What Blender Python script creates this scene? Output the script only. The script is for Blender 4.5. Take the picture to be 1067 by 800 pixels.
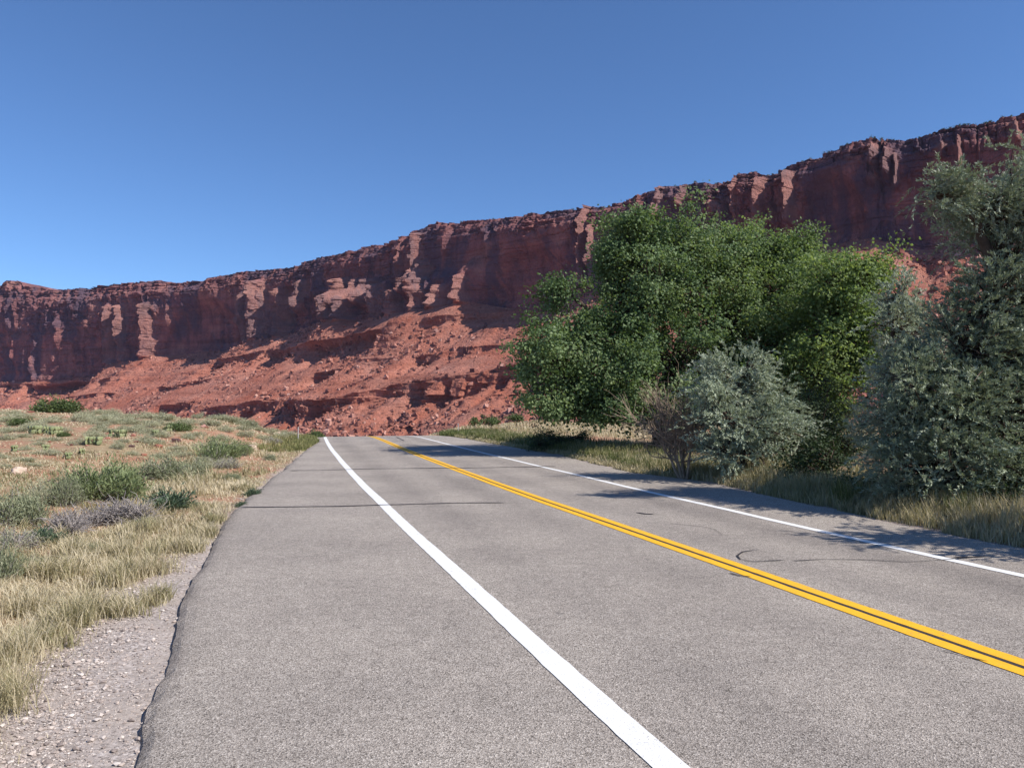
import bpy, math, random
import numpy as np
from mathutils import Vector

for o in list(bpy.data.objects):
    bpy.data.objects.remove(o)
R = math.radians
SC = bpy.context.scene
COL = SC.collection
rng = np.random.default_rng(7)
random.seed(7)

# ------------------------------------------------------------------ camera, sky, sun, exposure
PW, PH, FPX, HOR, HCAM = 1067.0, 800.0, 800.0, 425.0, 1.8
PITCH = math.atan((HOR - PH / 2) / FPX)
cam = bpy.data.cameras.new("camera")
cam_o = bpy.data.objects.new("camera", cam)
COL.objects.link(cam_o)
cam.sensor_fit = 'HORIZONTAL'
cam.sensor_width = 36.0
cam.lens = 36.0 * FPX / PW
cam.clip_start = 0.05
cam.clip_end = 12000
cam_o.location = (0, 0, HCAM)
cam_o.rotation_euler = (R(90) + PITCH, 0, 0)
SC.camera = cam_o

SUN_AZ_X, SUN_AZ_Y, SUN_EL = 0.92, -0.395, R(43)
w = bpy.data.worlds.new("World")
SC.world = w
w.use_nodes = True
nt = w.node_tree
bg = nt.nodes["Background"]
sky = nt.nodes.new("ShaderNodeTexSky")
sky.sky_type = 'NISHITA'
sky.sun_disc = False
sky.sun_elevation = SUN_EL
sky.sun_rotation = math.atan2(SUN_AZ_X, SUN_AZ_Y)
sky.altitude = 1250
sky.air_density = 1.0
sky.dust_density = 0.0
sky.ozone_density = 10.0
nt.links.new(sky.outputs[0], bg.inputs[0])
bg.inputs[1].default_value = 0.104

sun = bpy.data.lights.new("sun", 'SUN')
sun.energy = 4.6
sun.angle = R(0.53)
sun.color = (1.0, 0.94, 0.86)
sun_o = bpy.data.objects.new("sun", sun)
COL.objects.link(sun_o)
_h = Vector((SUN_AZ_X, SUN_AZ_Y, 0)).normalized()
SUND = Vector((_h.x * math.cos(SUN_EL), _h.y * math.cos(SUN_EL), math.sin(SUN_EL)))
sun_o.rotation_euler = SUND.to_track_quat('Z', 'Y').to_euler()
sun_o.location = (60, -20, 80)

SC.render.engine = 'CYCLES'
SC.view_settings.view_transform = 'Standard'
SC.view_settings.look = 'None'
SC.view_settings.gamma = 1.0
SC.view_settings.use_curve_mapping = False
SC.view_settings.exposure = 0.54
SC.cycles.use_denoising = True
SC.cycles.max_bounces = 6
SC.cycles.diffuse_bounces = 3
SC.cycles.transparent_max_bounces = 8

# ------------------------------------------------------------------ helpers
def hash01(ix, iy, iz, seed=0):
    h = (ix.astype(np.int64) * 374761393 + iy.astype(np.int64) * 668265263 + iz.astype(np.int64) * 2147483647 + seed * 144269) & 0xFFFFFFFF
    h = (h ^ (h >> 13)) * 1274126177 & 0xFFFFFFFF
    h = (h ^ (h >> 16)) * 2246822519 & 0xFFFFFFFF
    h = h ^ (h >> 13)
    return (h & 0xFFFFFF) / float(0xFFFFFF)

def vnoise(x, y, z, seed=0):
    x, y, z = np.broadcast_arrays(np.asarray(x, float), np.asarray(y, float), np.asarray(z, float))
    x0, y0, z0 = np.floor(x), np.floor(y), np.floor(z)
    fx, fy, fz = x - x0, y - y0, z - z0
    fx = fx * fx * fx * (fx * (fx * 6 - 15) + 10)
    fy = fy * fy * fy * (fy * (fy * 6 - 15) + 10)
    fz = fz * fz * fz * (fz * (fz * 6 - 15) + 10)
    r = 0
    for dx in (0, 1):
        for dy in (0, 1):
            for dz in (0, 1):
                wgt = (fx if dx else 1 - fx) * (fy if dy else 1 - fy) * (fz if dz else 1 - fz)
                r = r + wgt * hash01(x0 + dx, y0 + dy, z0 + dz, seed)
    return r * 2 - 1

def fbm(x, y, z, octv=4, seed=0, gain=0.5):
    a, s, t = 1.0, 0.0, 0.0
    for i in range(octv):
        s = s + a * vnoise(x * 2 ** i, y * 2 ** i, z * 2 ** i, seed + i * 17)
        t += a
        a *= gain
    return s / t

def ridged(x, y, z, octv=4, seed=0):
    a, s, t = 1.0, 0.0, 0.0
    for i in range(octv):
        s = s + a * (1 - 2 * np.abs(vnoise(x * 2 ** i, y * 2 ** i, z * 2 ** i, seed + i * 31)))
        t += a
        a *= 0.5
    return s / t

def cells(x, y, seed=0):
    """Blocky cell value of a jittered 2D grid: (value in -1..1)."""
    ix, iy = np.floor(x), np.floor(y)
    best = np.full(np.broadcast(x, y).shape, 1e9)
    val = np.zeros_like(best)
    for dx in (-1, 0, 1):
        for dy in (-1, 0, 1):
            cx, cy = ix + dx, iy + dy
            z0 = np.zeros_like(cx)
            px = cx + 0.1 + 0.8 * hash01(cx, cy, z0, seed)
            py = cy + 0.1 + 0.8 * hash01(cx, cy, z0, seed + 5)
            d = np.maximum(np.abs(px - x), np.abs(py - y)) + 0.35 * (np.abs(px - x) + np.abs(py - y))
            hit = d < best
            best = np.where(hit, d, best)
            val = np.where(hit, hash01(cx, cy, z0, seed + 9) * 2 - 1, val)
    return val

def sstep(a, b, x):
    t = np.clip((x - a) / (b - a), 0, 1)
    return t * t * (3 - 2 * t)

def mesh_np(name, verts, quads=None, tris=None, mat=None, parent=None, smooth=False, attrs=None):
    """One mesh object from numpy arrays; attrs: {name: per-vertex floats}."""
    verts = np.asarray(verts, np.float32).reshape(-1, 3)
    me = bpy.data.meshes.new(name)
    nq = 0 if quads is None else len(quads)
    ntri = 0 if tris is None else len(tris)
    me.vertices.add(len(verts))
    me.vertices.foreach_set("co", verts.ravel())
    loops = []
    starts = []
    if nq:
        loops.append(np.asarray(quads, np.int32).ravel())
        starts.append(np.arange(nq) * 4)
    if ntri:
        loops.append(np.asarray(tris, np.int32).ravel())
        starts.append(nq * 4 + np.arange(ntri) * 3)
    loops = np.concatenate(loops)
    me.loops.add(len(loops))
    me.loops.foreach_set("vertex_index", loops)
    me.polygons.add(nq + ntri)
    me.polygons.foreach_set("loop_start", np.concatenate(starts).astype(np.int32))
    me.update(calc_edges=True)
    me.polygons.foreach_set("use_smooth", np.full(nq + ntri, bool(smooth)))
    if attrs:
        for k, a in attrs.items():
            at = me.attributes.new(k, 'FLOAT', 'POINT')
            at.data.foreach_set("value", np.asarray(a, np.float32).ravel())
    me.validate()
    o = bpy.data.objects.new(name, me)
    COL.objects.link(o)
    if mat is not None:
        me.materials.append(mat)
    if parent is not None:
        o.parent = parent
    return o

def grid_quads(nr, nc):
    i = np.arange(nr - 1)[:, None] * nc + np.arange(nc - 1)[None, :]
    return np.stack([i, i + 1, i + nc + 1, i + nc], -1).reshape(-1, 4)

def empty(name, loc=(0, 0, 0)):
    o = bpy.data.objects.new(name, None)
    COL.objects.link(o)
    o.location = loc
    o.empty_display_size = 0.2
    return o

def tag(o, label=None, cat=None, group=None, kind=None):
    if label: o["label"] = label
    if cat: o["category"] = cat
    if group: o["group"] = group
    if kind: o["kind"] = kind
    return o

CP, SP = math.cos(PITCH), math.sin(PITCH)
def ray(px, py):
    a = (px - PW / 2) / FPX
    b = -(py - PH / 2) / FPX
    return np.array([a, CP - SP * b, SP + CP * b])

def at(px, py, Y):
    d = ray(px, py)
    k = Y / d[1]
    return np.array([d[0] * k, Y, HCAM + d[2] * k])

def flat(px, py, z=0.0):
    d = ray(px, py)
    k = (z - HCAM) / d[2]
    return np.array([d[0] * k, d[1] * k, z])

def project(X, Y, Z):
    y = Y * CP + (Z - HCAM) * SP
    zz = -Y * SP + (Z - HCAM) * CP
    return PW / 2 + FPX * X / y, PH / 2 - FPX * zz / y

# ------------------------------------------------------------------ materials
def new_mat(name):
    m = bpy.data.materials.new(name)
    m.use_nodes = True
    return m, m.node_tree, m.node_tree.nodes["Principled BSDF"]

class NB:
    """Small node-building helper."""
    def __init__(s, nt):
        s.nt = nt
        s._pos = None
    def pos(s):
        if s._pos is None:
            s._pos = s.nt.nodes.new("ShaderNodeNewGeometry").outputs["Position"]
        return s._pos
    def objpos(s):
        return s.nt.nodes.new("ShaderNodeTexCoord").outputs["Object"]
    def mapping(s, scale, src=None):
        n = s.nt.nodes.new("ShaderNodeMapping")
        n.inputs["Scale"].default_value = scale
        s.nt.links.new(src or s.pos(), n.inputs["Vector"])
        return n.outputs[0]
    def noise(s, scale, detail=4, rough=0.55, vec=None, dist=0.0):
        n = s.nt.nodes.new("ShaderNodeTexNoise")
        n.inputs["Scale"].default_value = scale
        n.inputs["Detail"].default_value = detail
        n.inputs["Roughness"].default_value = rough
        n.inputs["Distortion"].default_value = dist
        s.nt.links.new(vec or s.pos(), n.inputs["Vector"])
        return n.outputs["Fac"]
    def voro(s, scale, out="Color", vec=None, feature='F1'):
        n = s.nt.nodes.new("ShaderNodeTexVoronoi")
        n.feature = feature
        n.inputs["Scale"].default_value = scale
        s.nt.links.new(vec or s.pos(), n.inputs["Vector"])
        return n.outputs[out]
    def ramp(s, fac, stops, interp='LINEAR'):
        n = s.nt.nodes.new("ShaderNodeValToRGB")
        cr = n.color_ramp
        cr.interpolation = interp
        while len(cr.elements) < len(stops):
            cr.elements.new(0.5)
        for e, (p, c) in zip(cr.elements, stops):
            e.position = p
            e.color = (c, c, c, 1) if isinstance(c, (int, float)) else (*c, 1)
        s.nt.links.new(fac, n.inputs[0])
        return n.outputs[0]
    def mix(s, fac, a, b, mode='MIX'):
        n = s.nt.nodes.new("ShaderNodeMix")
        n.data_type = 'RGBA'
        n.blend_type = mode
        for sock, v in ((n.inputs[0], fac), (n.inputs[6], a), (n.inputs[7], b)):
            if isinstance(v, (int, float)):
                sock.default_value = v
            elif isinstance(v, tuple):
                sock.default_value = (*v, 1)
            else:
                s.nt.links.new(v, sock)
        return n.outputs[2]
    def math(s, op, a, b=0.0):
        n = s.nt.nodes.new("ShaderNodeMath")
        n.operation = op
        for sock, v in ((n.inputs[0], a), (n.inputs[1], b)):
            if isinstance(v, (int, float)):
                sock.default_value = v
            else:
                s.nt.links.new(v, sock)
        return n.outputs[0]
    def attr(s, name):
        n = s.nt.nodes.new("ShaderNodeAttribute")
        n.attribute_name = name
        return n.outputs["Fac"]
    def bump(s, height, strength, dist, normal=None):
        n = s.nt.nodes.new("ShaderNodeBump")
        n.inputs["Strength"].default_value = strength
        n.inputs["Distance"].default_value = dist
        s.nt.links.new(height, n.inputs["Height"])
        if normal: s.nt.links.new(normal, n.inputs["Normal"])
        return n.outputs[0]

def rock_mat(name, dark, mid, pale, streak=0.55, bump=1.0):
    m, t, p = new_mat(name)
    b = NB(t)
    n1 = b.noise(0.035, 6, 0.6)
    base = b.ramp(n1, [(0.30, dark), (0.5, mid), (0.72, pale)])
    strata = b.noise(1.0, 5, 0.65, b.mapping((0.004, 0.004, 0.16)))
    base = b.mix(0.5, base, b.ramp(strata, [(0.32, (0.42, 0.36, 0.36)), (0.5, (0.9, 0.9, 0.9)), (0.7, (1.15, 1.02, 0.98))]), 'MULTIPLY')
    st = b.noise(1.0, 5, 0.6, b.mapping((0.11, 0.11, 0.012)))
    base = b.mix(streak, base, b.ramp(st, [(0.36, (0.34, 0.30, 0.36)), (0.52, (1, 1, 1)), (0.8, (1.12, 1.05, 1.0))]), 'MULTIPLY')
    fine = b.noise(0.6, 5, 0.7)
    base = b.mix(0.6, base, b.ramp(fine, [(0.3, 0.55), (0.6, 1.1)]), 'MULTIPLY')
    base = b.mix(b.math('MULTIPLY', b.attr("varnish"), 0.75), base, b.mix(0.35, base, (0.12, 0.076, 0.085)))
    pv = b.ramp(b.noise(1.0, 6, 0.62, b.mapping((0.03, 0.03, 0.018)), 0.6), [(0.49, 0.0), (0.56, 0.9)])
    base = b.mix(pv, base, b.mix(0.75, base, (0.082, 0.064, 0.092)))
    base = b.mix(b.math('MULTIPLY', b.attr("sunlit_tint"), 0.35), base, (0.37, 0.215, 0.175))  # pillars tinted paler: sunlight put into the rock colour
    t.links.new(base, p.inputs["Base Color"])
    p.inputs["Roughness"].default_value = 0.95
    p.inputs["Specular IOR Level"].default_value = 0.1
    h = b.math('ADD', b.noise(0.35, 8, 0.68), b.math('MULTIPLY', b.noise(1.0, 6, 0.6, b.mapping((0.22, 0.22, 0.03))), 0.6))
    t.links.new(b.bump(h, 0.9 * bump, 2.6), p.inputs["Normal"])
    return m

M = {}
M['cliff'] = rock_mat("sandstone_cliff", (0.135, 0.078, 0.092), (0.29, 0.122, 0.112), (0.42, 0.205, 0.170))

m, t, p = new_mat("talus_soil")
b = NB(t)
c = b.ramp(b.noise(0.03, 6, 0.62), [(0.28, (0.36, 0.120, 0.075)), (0.5, (0.42, 0.178, 0.126)), (0.72, (0.43, 0.22, 0.170))])
c = b.mix(0.65, c, b.ramp(b.noise(0.5, 6, 0.75), [(0.32, 0.45), (0.6, 1.12)]), 'MULTIPLY')
c = b.mix(0.5, c, b.ramp(b.noise(1.0, 4, 0.6, b.mapping((0.006, 0.006, 0.22))), [(0.35, (0.6, 0.5, 0.48)), (0.6, (1.05, 1, 1))]), 'MULTIPLY')
t.links.new(c, p.inputs["Base Color"])
p.inputs["Roughness"].default_value = 0.95
p.inputs["Specular IOR Level"].default_value = 0.1
t.links.new(b.bump(b.noise(0.55, 8, 0.7), 0.9, 2.2), p.inputs["Normal"])
M['talus'] = m

m, t, p = new_mat("rubble_rock")
b = NB(t)
c = b.ramp(b.attr("var"), [(0.0, (0.11, 0.05, 0.045)), (0.4, (0.28, 0.115, 0.085)), (0.8, (0.40, 0.185, 0.14)), (1.0, (0.52, 0.30, 0.24))])
c = b.mix(0.5, c, b.ramp(b.noise(1.2, 4, 0.6), [(0.3, 0.6), (0.65, 1.1)]), 'MULTIPLY')
t.links.new(c, p.inputs["Base Color"])
p.inputs["Roughness"].default_value = 0.95
p.inputs["Specular IOR Level"].default_value = 0.1
M['rubble'] = m

# asphalt: exposed chip seal
m, t, p = new_mat("chip_seal_asphalt")
b = NB(t)
chip = b.voro(125, "Color")
sep = t.nodes.new("ShaderNodeSeparateColor")
t.links.new(chip, sep.inputs[0])
c = b.ramp(sep.outputs[0], [(0.0, (0.105, 0.090, 0.077)), (0.22, (0.252, 0.219, 0.189)), (0.6, (0.362, 0.319, 0.279)), (0.92, (0.47, 0.422, 0.373)), (1.0, (0.62, 0.57, 0.51))])
c = b.mix(0.8, c, b.ramp(b.noise(0.45, 5, 0.6), [(0.3, (0.76, 0.75, 0.75)), (0.7, (1.14, 1.13, 1.11))]), 'MULTIPLY')
c = b.mix(0.6, c, b.ramp(b.noise(7.0, 4, 0.65), [(0.3, 0.78), (0.7, 1.18)]), 'MULTIPLY')
wear = b.attr("wear")
c = b.mix(wear, c, b.mix(1.0, c, (0.70, 0.70, 0.715), 'MULTIPLY'))
c = b.mix(b.attr("edge"), c, b.mix(1.0, c, (0.52, 0.50, 0.50), 'MULTIPLY'))  # shade of the edge drop painted into the asphalt colour
t.links.new(c, p.inputs["Base Color"])
p.inputs["Roughness"].default_value = 0.9
p.inputs["Specular IOR Level"].default_value = 0.25
dist = b.voro(125, "Distance")
t.links.new(b.bump(b.math('ADD', dist, b.math('MULTIPLY', sep.outputs[1], 0.6)), 0.7, 0.006), p.inputs["Normal"])
M['asphalt'] = m

def paint_mat(name, col, under, worn):
    m, t, p = new_mat(name)
    b = NB(t)
    n = b.noise(60, 4, 0.7)
    big = b.noise(1.5, 3, 0.5)
    f = b.ramp(b.math('ADD', b.math('MULTIPLY', n, 0.8), b.math('MULTIPLY', big, 0.2)), [(worn, 1.0), (worn + 0.07, 0.0)])
    c = b.mix(f, col, under)
    c = b.mix(0.5, c, b.ramp(b.noise(9, 4, 0.6), [(0.3, 0.82), (0.65, 1.06)]), 'MULTIPLY')
    t.links.new(c, p.inputs["Base Color"])
    p.inputs["Roughness"].default_value = 0.7
    p.inputs["Specular IOR Level"].default_value = 0.3
    t.links.new(b.bump(b.voro(95, "Distance"), 0.5, 0.004), p.inputs["Normal"])
    return m
M['white'] = paint_mat("white_road_paint", (0.74, 0.735, 0.72), (0.30, 0.27, 0.245), 0.345)
M['yellow'] = paint_mat("yellow_road_paint", (0.80, 0.43, 0.02), (0.24, 0.20, 0.16), 0.345)

def plain_mat(name, col, rough=0.85, vscale=None, lo=0.7, hi=1.15, spec=0.2):
    m, t, p = new_mat(name)
    p.inputs["Roughness"].default_value = rough
    p.inputs["Specular IOR Level"].default_value = spec
    b = NB(t)
    if vscale:
        c = b.mix(1.0, b.ramp(b.noise(vscale, 5, 0.65), [(0.3, lo), (0.7, hi)]), col, 'MULTIPLY')
        t.links.new(c, p.inputs["Base Color"])
    else:
        p.inputs["Base Color"].default_value = (*col, 1)
    return m
M['tar'] = plain_mat("crack_sealant_tar", (0.045, 0.040, 0.042), 0.7, 25)
M['bark'] = plain_mat("tree_bark", (0.085, 0.062, 0.048), 0.95, 6, 0.5, 1.3)
M['dead_wood'] = plain_mat("dead_wood", (0.31, 0.235, 0.175), 0.95, 8, 0.6, 1.25)
M['grey_twig'] = plain_mat("grey_twig", (0.33, 0.295, 0.28), 0.95, 10, 0.6, 1.2)
M['steel'] = plain_mat("weathered_steel", (0.38, 0.36, 0.35), 0.6, 20, 0.8, 1.1, 0.5)
M['dark_red'] = plain_mat("dark_reflector", (0.10, 0.02, 0.02), 0.5)
M['pale_rock'] = plain_mat("pale_sandstone", (0.55, 0.42, 0.33), 0.95, 5, 0.65, 1.15)
M['dark_rock'] = plain_mat("dark_sandstone", (0.13, 0.075, 0.07), 0.95, 5, 0.6, 1.2)
M['red_rock'] = plain_mat("red_sandstone", (0.36, 0.15, 0.10), 0.95, 5, 0.6, 1.2)

def leaf_mat(name, stops, trans=0.25, rough=0.55, spec=0.25, back=None):
    m, t, p = new_mat(name)
    b = NB(t)
    c = b.ramp(b.attr("var"), stops)
    if back:
        g = t.nodes.new("ShaderNodeNewGeometry")
        c = b.mix(g.outputs["Backfacing"], c, b.mix(0.6, c, back))
    t.links.new(c, p.inputs["Base Color"])
    p.inputs["Roughness"].default_value = rough
    p.inputs["Specular IOR Level"].default_value = spec
    out = [n for n in t.nodes if n.type == 'OUTPUT_MATERIAL'][0]
    tr = t.nodes.new("ShaderNodeBsdfTranslucent")
    t.links.new(b.mix(1.0, c, (1.25, 1.25, 0.7), 'MULTIPLY'), tr.inputs[0])
    mx = t.nodes.new("ShaderNodeMixShader")
    mx.inputs[0].default_value = trans
    t.links.new(p.outputs[0], mx.inputs[1])
    t.links.new(tr.outputs[0], mx.inputs[2])
    t.links.new(mx.outputs[0], out.inputs[0])
    return m
M['cottonwood'] = leaf_mat("cottonwood_leaf", [(0, (0.055, 0.095, 0.035)), (0.45, (0.15, 0.215, 0.085)), (0.8, (0.22, 0.295, 0.125)), (1, (0.30, 0.36, 0.19))], 0.4)
M['cottonwood_shaded'] = leaf_mat("cottonwood_leaf_shaded", [(0, (0.05, 0.09, 0.035)), (0.45, (0.125, 0.19, 0.078)), (0.8, (0.20, 0.27, 0.12)), (1, (0.29, 0.35, 0.19))], 0.34)  # darker copy of the cottonwood leaf; crown shade put into the colour
M['cottonwood_pale'] = leaf_mat("cottonwood_leaf_yellowish", [(0, (0.09, 0.14, 0.038)), (0.5, (0.185, 0.26, 0.09)), (1, (0.29, 0.36, 0.155))], 0.42)
M['olive'] = leaf_mat("silver_olive_leaf", [(0, (0.17, 0.215, 0.145)), (0.5, (0.34, 0.40, 0.285)), (1, (0.54, 0.585, 0.46))], 0.15, 0.5, 0.3, (0.36, 0.38, 0.32))
M['olive_dark'] = leaf_mat("grey_olive_leaf", [(0, (0.12, 0.155, 0.10)), (0.5, (0.24, 0.295, 0.195)), (1, (0.44, 0.485, 0.37))], 0.15, 0.5, 0.3, (0.26, 0.285, 0.22))
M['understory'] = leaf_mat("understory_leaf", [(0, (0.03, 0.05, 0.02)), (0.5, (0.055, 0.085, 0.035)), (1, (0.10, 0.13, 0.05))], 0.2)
M['sage'] = leaf_mat("sagebrush_leaf", [(0, (0.22, 0.225, 0.14)), (0.5, (0.36, 0.36, 0.235)), (1, (0.48, 0.46, 0.32))], 0.15)
M['rabbitbrush'] = leaf_mat("green_rabbitbrush_leaf", [(0, (0.10, 0.135, 0.06)), (0.5, (0.18, 0.22, 0.10)), (1, (0.29, 0.325, 0.165))], 0.15)
M['grey_sage'] = leaf_mat("grey_green_brush_leaf", [(0, (0.13, 0.15, 0.085)), (0.5, (0.215, 0.235, 0.14)), (1, (0.32, 0.33, 0.21))], 0.12)
M['weed'] = leaf_mat("dark_green_weed_leaf", [(0, (0.05, 0.085, 0.055)), (0.5, (0.085, 0.125, 0.075)), (1, (0.13, 0.17, 0.10))], 0.15)
M['juniper'] = leaf_mat("juniper_leaf", [(0, (0.05, 0.08, 0.025)), (0.5, (0.085, 0.12, 0.04)), (1, (0.13, 0.165, 0.06))], 0.1)
M['grass'] = leaf_mat("dry_grass", [(0, (0.19, 0.19, 0.095)), (0.25, (0.32, 0.285, 0.16)), (0.55, (0.46, 0.395, 0.27)), (1, (0.62, 0.54, 0.40))], 0.25, 0.7, 0.15)
M['grass_green'] = leaf_mat("green_grass", [(0, (0.07, 0.095, 0.035)), (0.4, (0.14, 0.16, 0.06)), (1, (0.32, 0.29, 0.14))], 0.25, 0.7, 0.15)
M['cactus'] = leaf_mat("prickly_pear_pad", [(0, (0.17, 0.20, 0.095)), (1, (0.27, 0.29, 0.15))], 0.0)

# ------------------------------------------------------------------ road frame and terrain
A = math.atan((280 - PW / 2) / FPX)
CA, SA = math.cos(A), math.sin(A)
CURV = 0.0006
def st(X, Y):
    s = X * CA - Y * SA
    t_ = X * SA + Y * CA
    return s, t_
def bend(t_):
    tt = np.clip(t_, 0, 140)
    return CURV * tt ** 2
def xy(s, t_):
    """s already includes the bend."""
    return s * CA + t_ * SA, -s * SA + t_ * CA
def zroad(t_):
    u = np.clip(np.asarray(t_, float) - 42, 0, None)
    return np.where(u < 25, -0.0012 * u * u, -0.0012 * 625 - 0.06 * (u - 25))

edge_px = [(112, 880), (140, 800), (150, 760), (164, 715), (174, 690), (188, 645), (204, 603), (223, 562), (245, 531), (285, 495), (296, 488), (322, 466.5), (333, 459.5)]
ep = np.array([st(*flat(*q)[:2]) for q in edge_px])
LT = np.concatenate([[-40, 0.5], ep[:, 1], [60, 200]])
LS = np.concatenate([[-0.9, -0.75], ep[:, 0] - bend(ep[:, 1]), [0.9, -0.5]])
def s_left(t_):   # road-frame s of the left asphalt edge without bend
    return np.interp(t_, LT, LS)
rp = np.array([st(*flat(*q)[:2]) for q in [(1067, 572), (930, 545), (734, 502), (656, 492.5), (582, 474), (500, 460)]])
o_ = np.argsort(rp[:, 1]); rp = rp[o_]
RT = np.concatenate([[-40], rp[:, 1], [70, 200]])
RS = np.concatenate([[9.1], rp[:, 0] - bend(rp[:, 1]), [9.6, 9.4]])
def s_right(t_):
    return np.interp(t_, RT, RS)

def terrain(X, Y, detail=True):
    X = np.asarray(X, float); Y = np.asarray(Y, float)
    s, t_ = st(X, Y)
    s = s - bend(t_)
    rad = np.hypot(X, Y)
    dl = s_left(t_) - s          # >0 left of the road
    dr = s - s_right(t_)         # >0 right of the road
    out = np.maximum(dl, dr)
    drop = -19.0 * sstep(85, 280, rad)
    wide = np.where(dl > dr, 9 + 26 * sstep(48, 75, t_), 9 - 5 * sstep(30, 50, t_) + 14 * sstep(62, 85, t_))
    wr = 1 - sstep(0.3, wide, out)
    zr = np.maximum(zroad(t_), -20)
    field = drop
    bank = sstep(0.9, 6.5, dl) * (0.12 + 0.0215 * np.clip(Y, 0, 72)) * (1 - sstep(75, 170, Y)) * (1 - sstep(46, 66, Y) * (1 - sstep(2, 22, dl)))
    verge = sstep(0.5, 4, dr) * 0.10 * (1 - sstep(60, 120, Y)) - 0.35 * sstep(7, 16, dr) * (1 - sstep(40, 70, Y)) * sstep(3, 10, Y)
    z = field * (1 - wr) + (zr - 0.055 + 0.03 * (dr > -1)) * wr + bank + verge
    if detail:
        k = sstep(0.2, 2.0, out)
        z = z + k * (0.10 * fbm(X / 3.2, Y / 3.2, 0, 3, 3) + 0.25 * fbm(X / 14, Y / 14, 0, 2, 8) * sstep(2, 12, out)) + 0.02 * fbm(X * 2.3, Y * 2.3, 0, 2, 5)
    z = np.where(out < -0.25, zr - 0.22, z)
    return z

def ground_hit(px, py):
    d = ray(px, py)
    Y = np.geomspace(2.5, 160, 900)
    P = np.array([0, 0, HCAM])[None] + d[None] * (Y / d[1])[:, None]
    dz = P[:, 2] - terrain(P[:, 0], P[:, 1])
    i = np.argmax(dz < 0)
    if dz[i] >= 0:
        i = int(np.argmin(dz))
    q = P[i]
    return np.array([q[0], q[1], float(terrain(q[0], q[1]))])

# polar ground sheet
ang = np.concatenate([np.linspace(-180, -62, 50)[:-1], np.linspace(-62, 62, 640), np.linspace(62, 180, 50)[1:]])
rad = np.concatenate([[0.0], np.geomspace(0.5, 190, 230), np.geomspace(200, 1900, 26)])
AA, RR = np.meshgrid(np.radians(ang), rad)
GX, GY = RR * np.sin(AA), RR * np.cos(AA)
GZ = terrain(GX, GY)
s_, t_ = st(GX, GY)
s_ = s_ - bend(t_)
DL, DR = s_left(t_) - s_, s_ - s_right(t_)
gravel_w = 0.95 + 0.22 * fbm(GX / 1.1, GY / 1.1, 0, 3, 21) - 0.78 * sstep(7.5, 11.5, t_)
gravel = 1 - sstep(gravel_w - 0.3, gravel_w + 0.25, DL)
gravel = np.where(DL > -0.5, gravel, 1)
gravel = np.where(DR > 0, 1 - sstep(0.1, 0.6, DR), gravel)
litter = sstep(2.0, 4.0, DR) * (1 - sstep(34, 42, GY)) * (1 - sstep(20, 28, GX)) * sstep(-0.25, 0.2, fbm(GX / 4, GY / 4, 0, 3, 33) + 0.2)
green = sstep(0, 1, DL) * (1 - sstep(4, 8, DL))
m, t, p = new_mat("desert_soil")
b = NB(t)
red = b.ramp(b.noise(0.9, 6, 0.65), [(0.3, (0.32, 0.145, 0.09)), (0.55, (0.38, 0.215, 0.14)), (0.75, (0.40, 0.275, 0.19))])
tan = b.ramp(b.noise(3.0, 6, 0.7), [(0.3, (0.24, 0.175, 0.105)), (0.7, (0.38, 0.29, 0.18))])
c = b.mix(b.ramp(b.noise(0.35, 4, 0.6), [(0.42, 0.0), (0.58, 1.0)]), red, tan)
c = b.mix(b.attr("litter"), c, b.ramp(b.noise(6, 5, 0.75), [(0.3, (0.09, 0.05, 0.035)), (0.55, (0.20, 0.115, 0.08)), (0.75, (0.36, 0.25, 0.19))]))
gv = b.voro(55, "Color")
sp_ = t.nodes.new("ShaderNodeSeparateColor"); t.links.new(gv, sp_.inputs[0])
gc = b.ramp(sp_.outputs[0], [(0.0, (0.19, 0.16, 0.145)), (0.25, (0.34, 0.295, 0.265)), (0.8, (0.46, 0.395, 0.355)), (1.0, (0.58, 0.52, 0.48))])
gc = b.mix(b.ramp(b.noise(2.2, 4, 0.6), [(0.45, 0.0), (0.62, 0.75)]), gc, (0.41, 0.35, 0.305))
c = b.mix(b.attr("valley"), c, b.ramp(b.noise(0.25, 6, 0.7), [(0.3, (0.20, 0.085, 0.06)), (0.6, (0.36, 0.165, 0.125))]))
c = b.mix(b.attr("gravel"), c, gc)
c = b.mix(0.45, c, b.ramp(b.noise(14, 5, 0.75), [(0.3, 0.6), (0.65, 1.15)]), 'MULTIPLY')
t.links.new(c, p.inputs["Base Color"])
p.inputs["Roughness"].default_value = 0.95
p.inputs["Specular IOR Level"].default_value = 0.1
t.links.new(b.bump(b.noise(25, 6, 0.7), 0.6, 0.03), p.inputs["Normal"])
M['soil'] = m
ground = mesh_np("ground", np.stack([GX, GY, GZ], -1), grid_quads(len(rad), len(ang)), mat=M['soil'], smooth=True, attrs={"gravel": gravel, "litter": litter, "valley": sstep(120, 260, RR)})
tag(ground, "reddish desert soil with a strip of pale gravel beside the asphalt", kind='structure')

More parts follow.
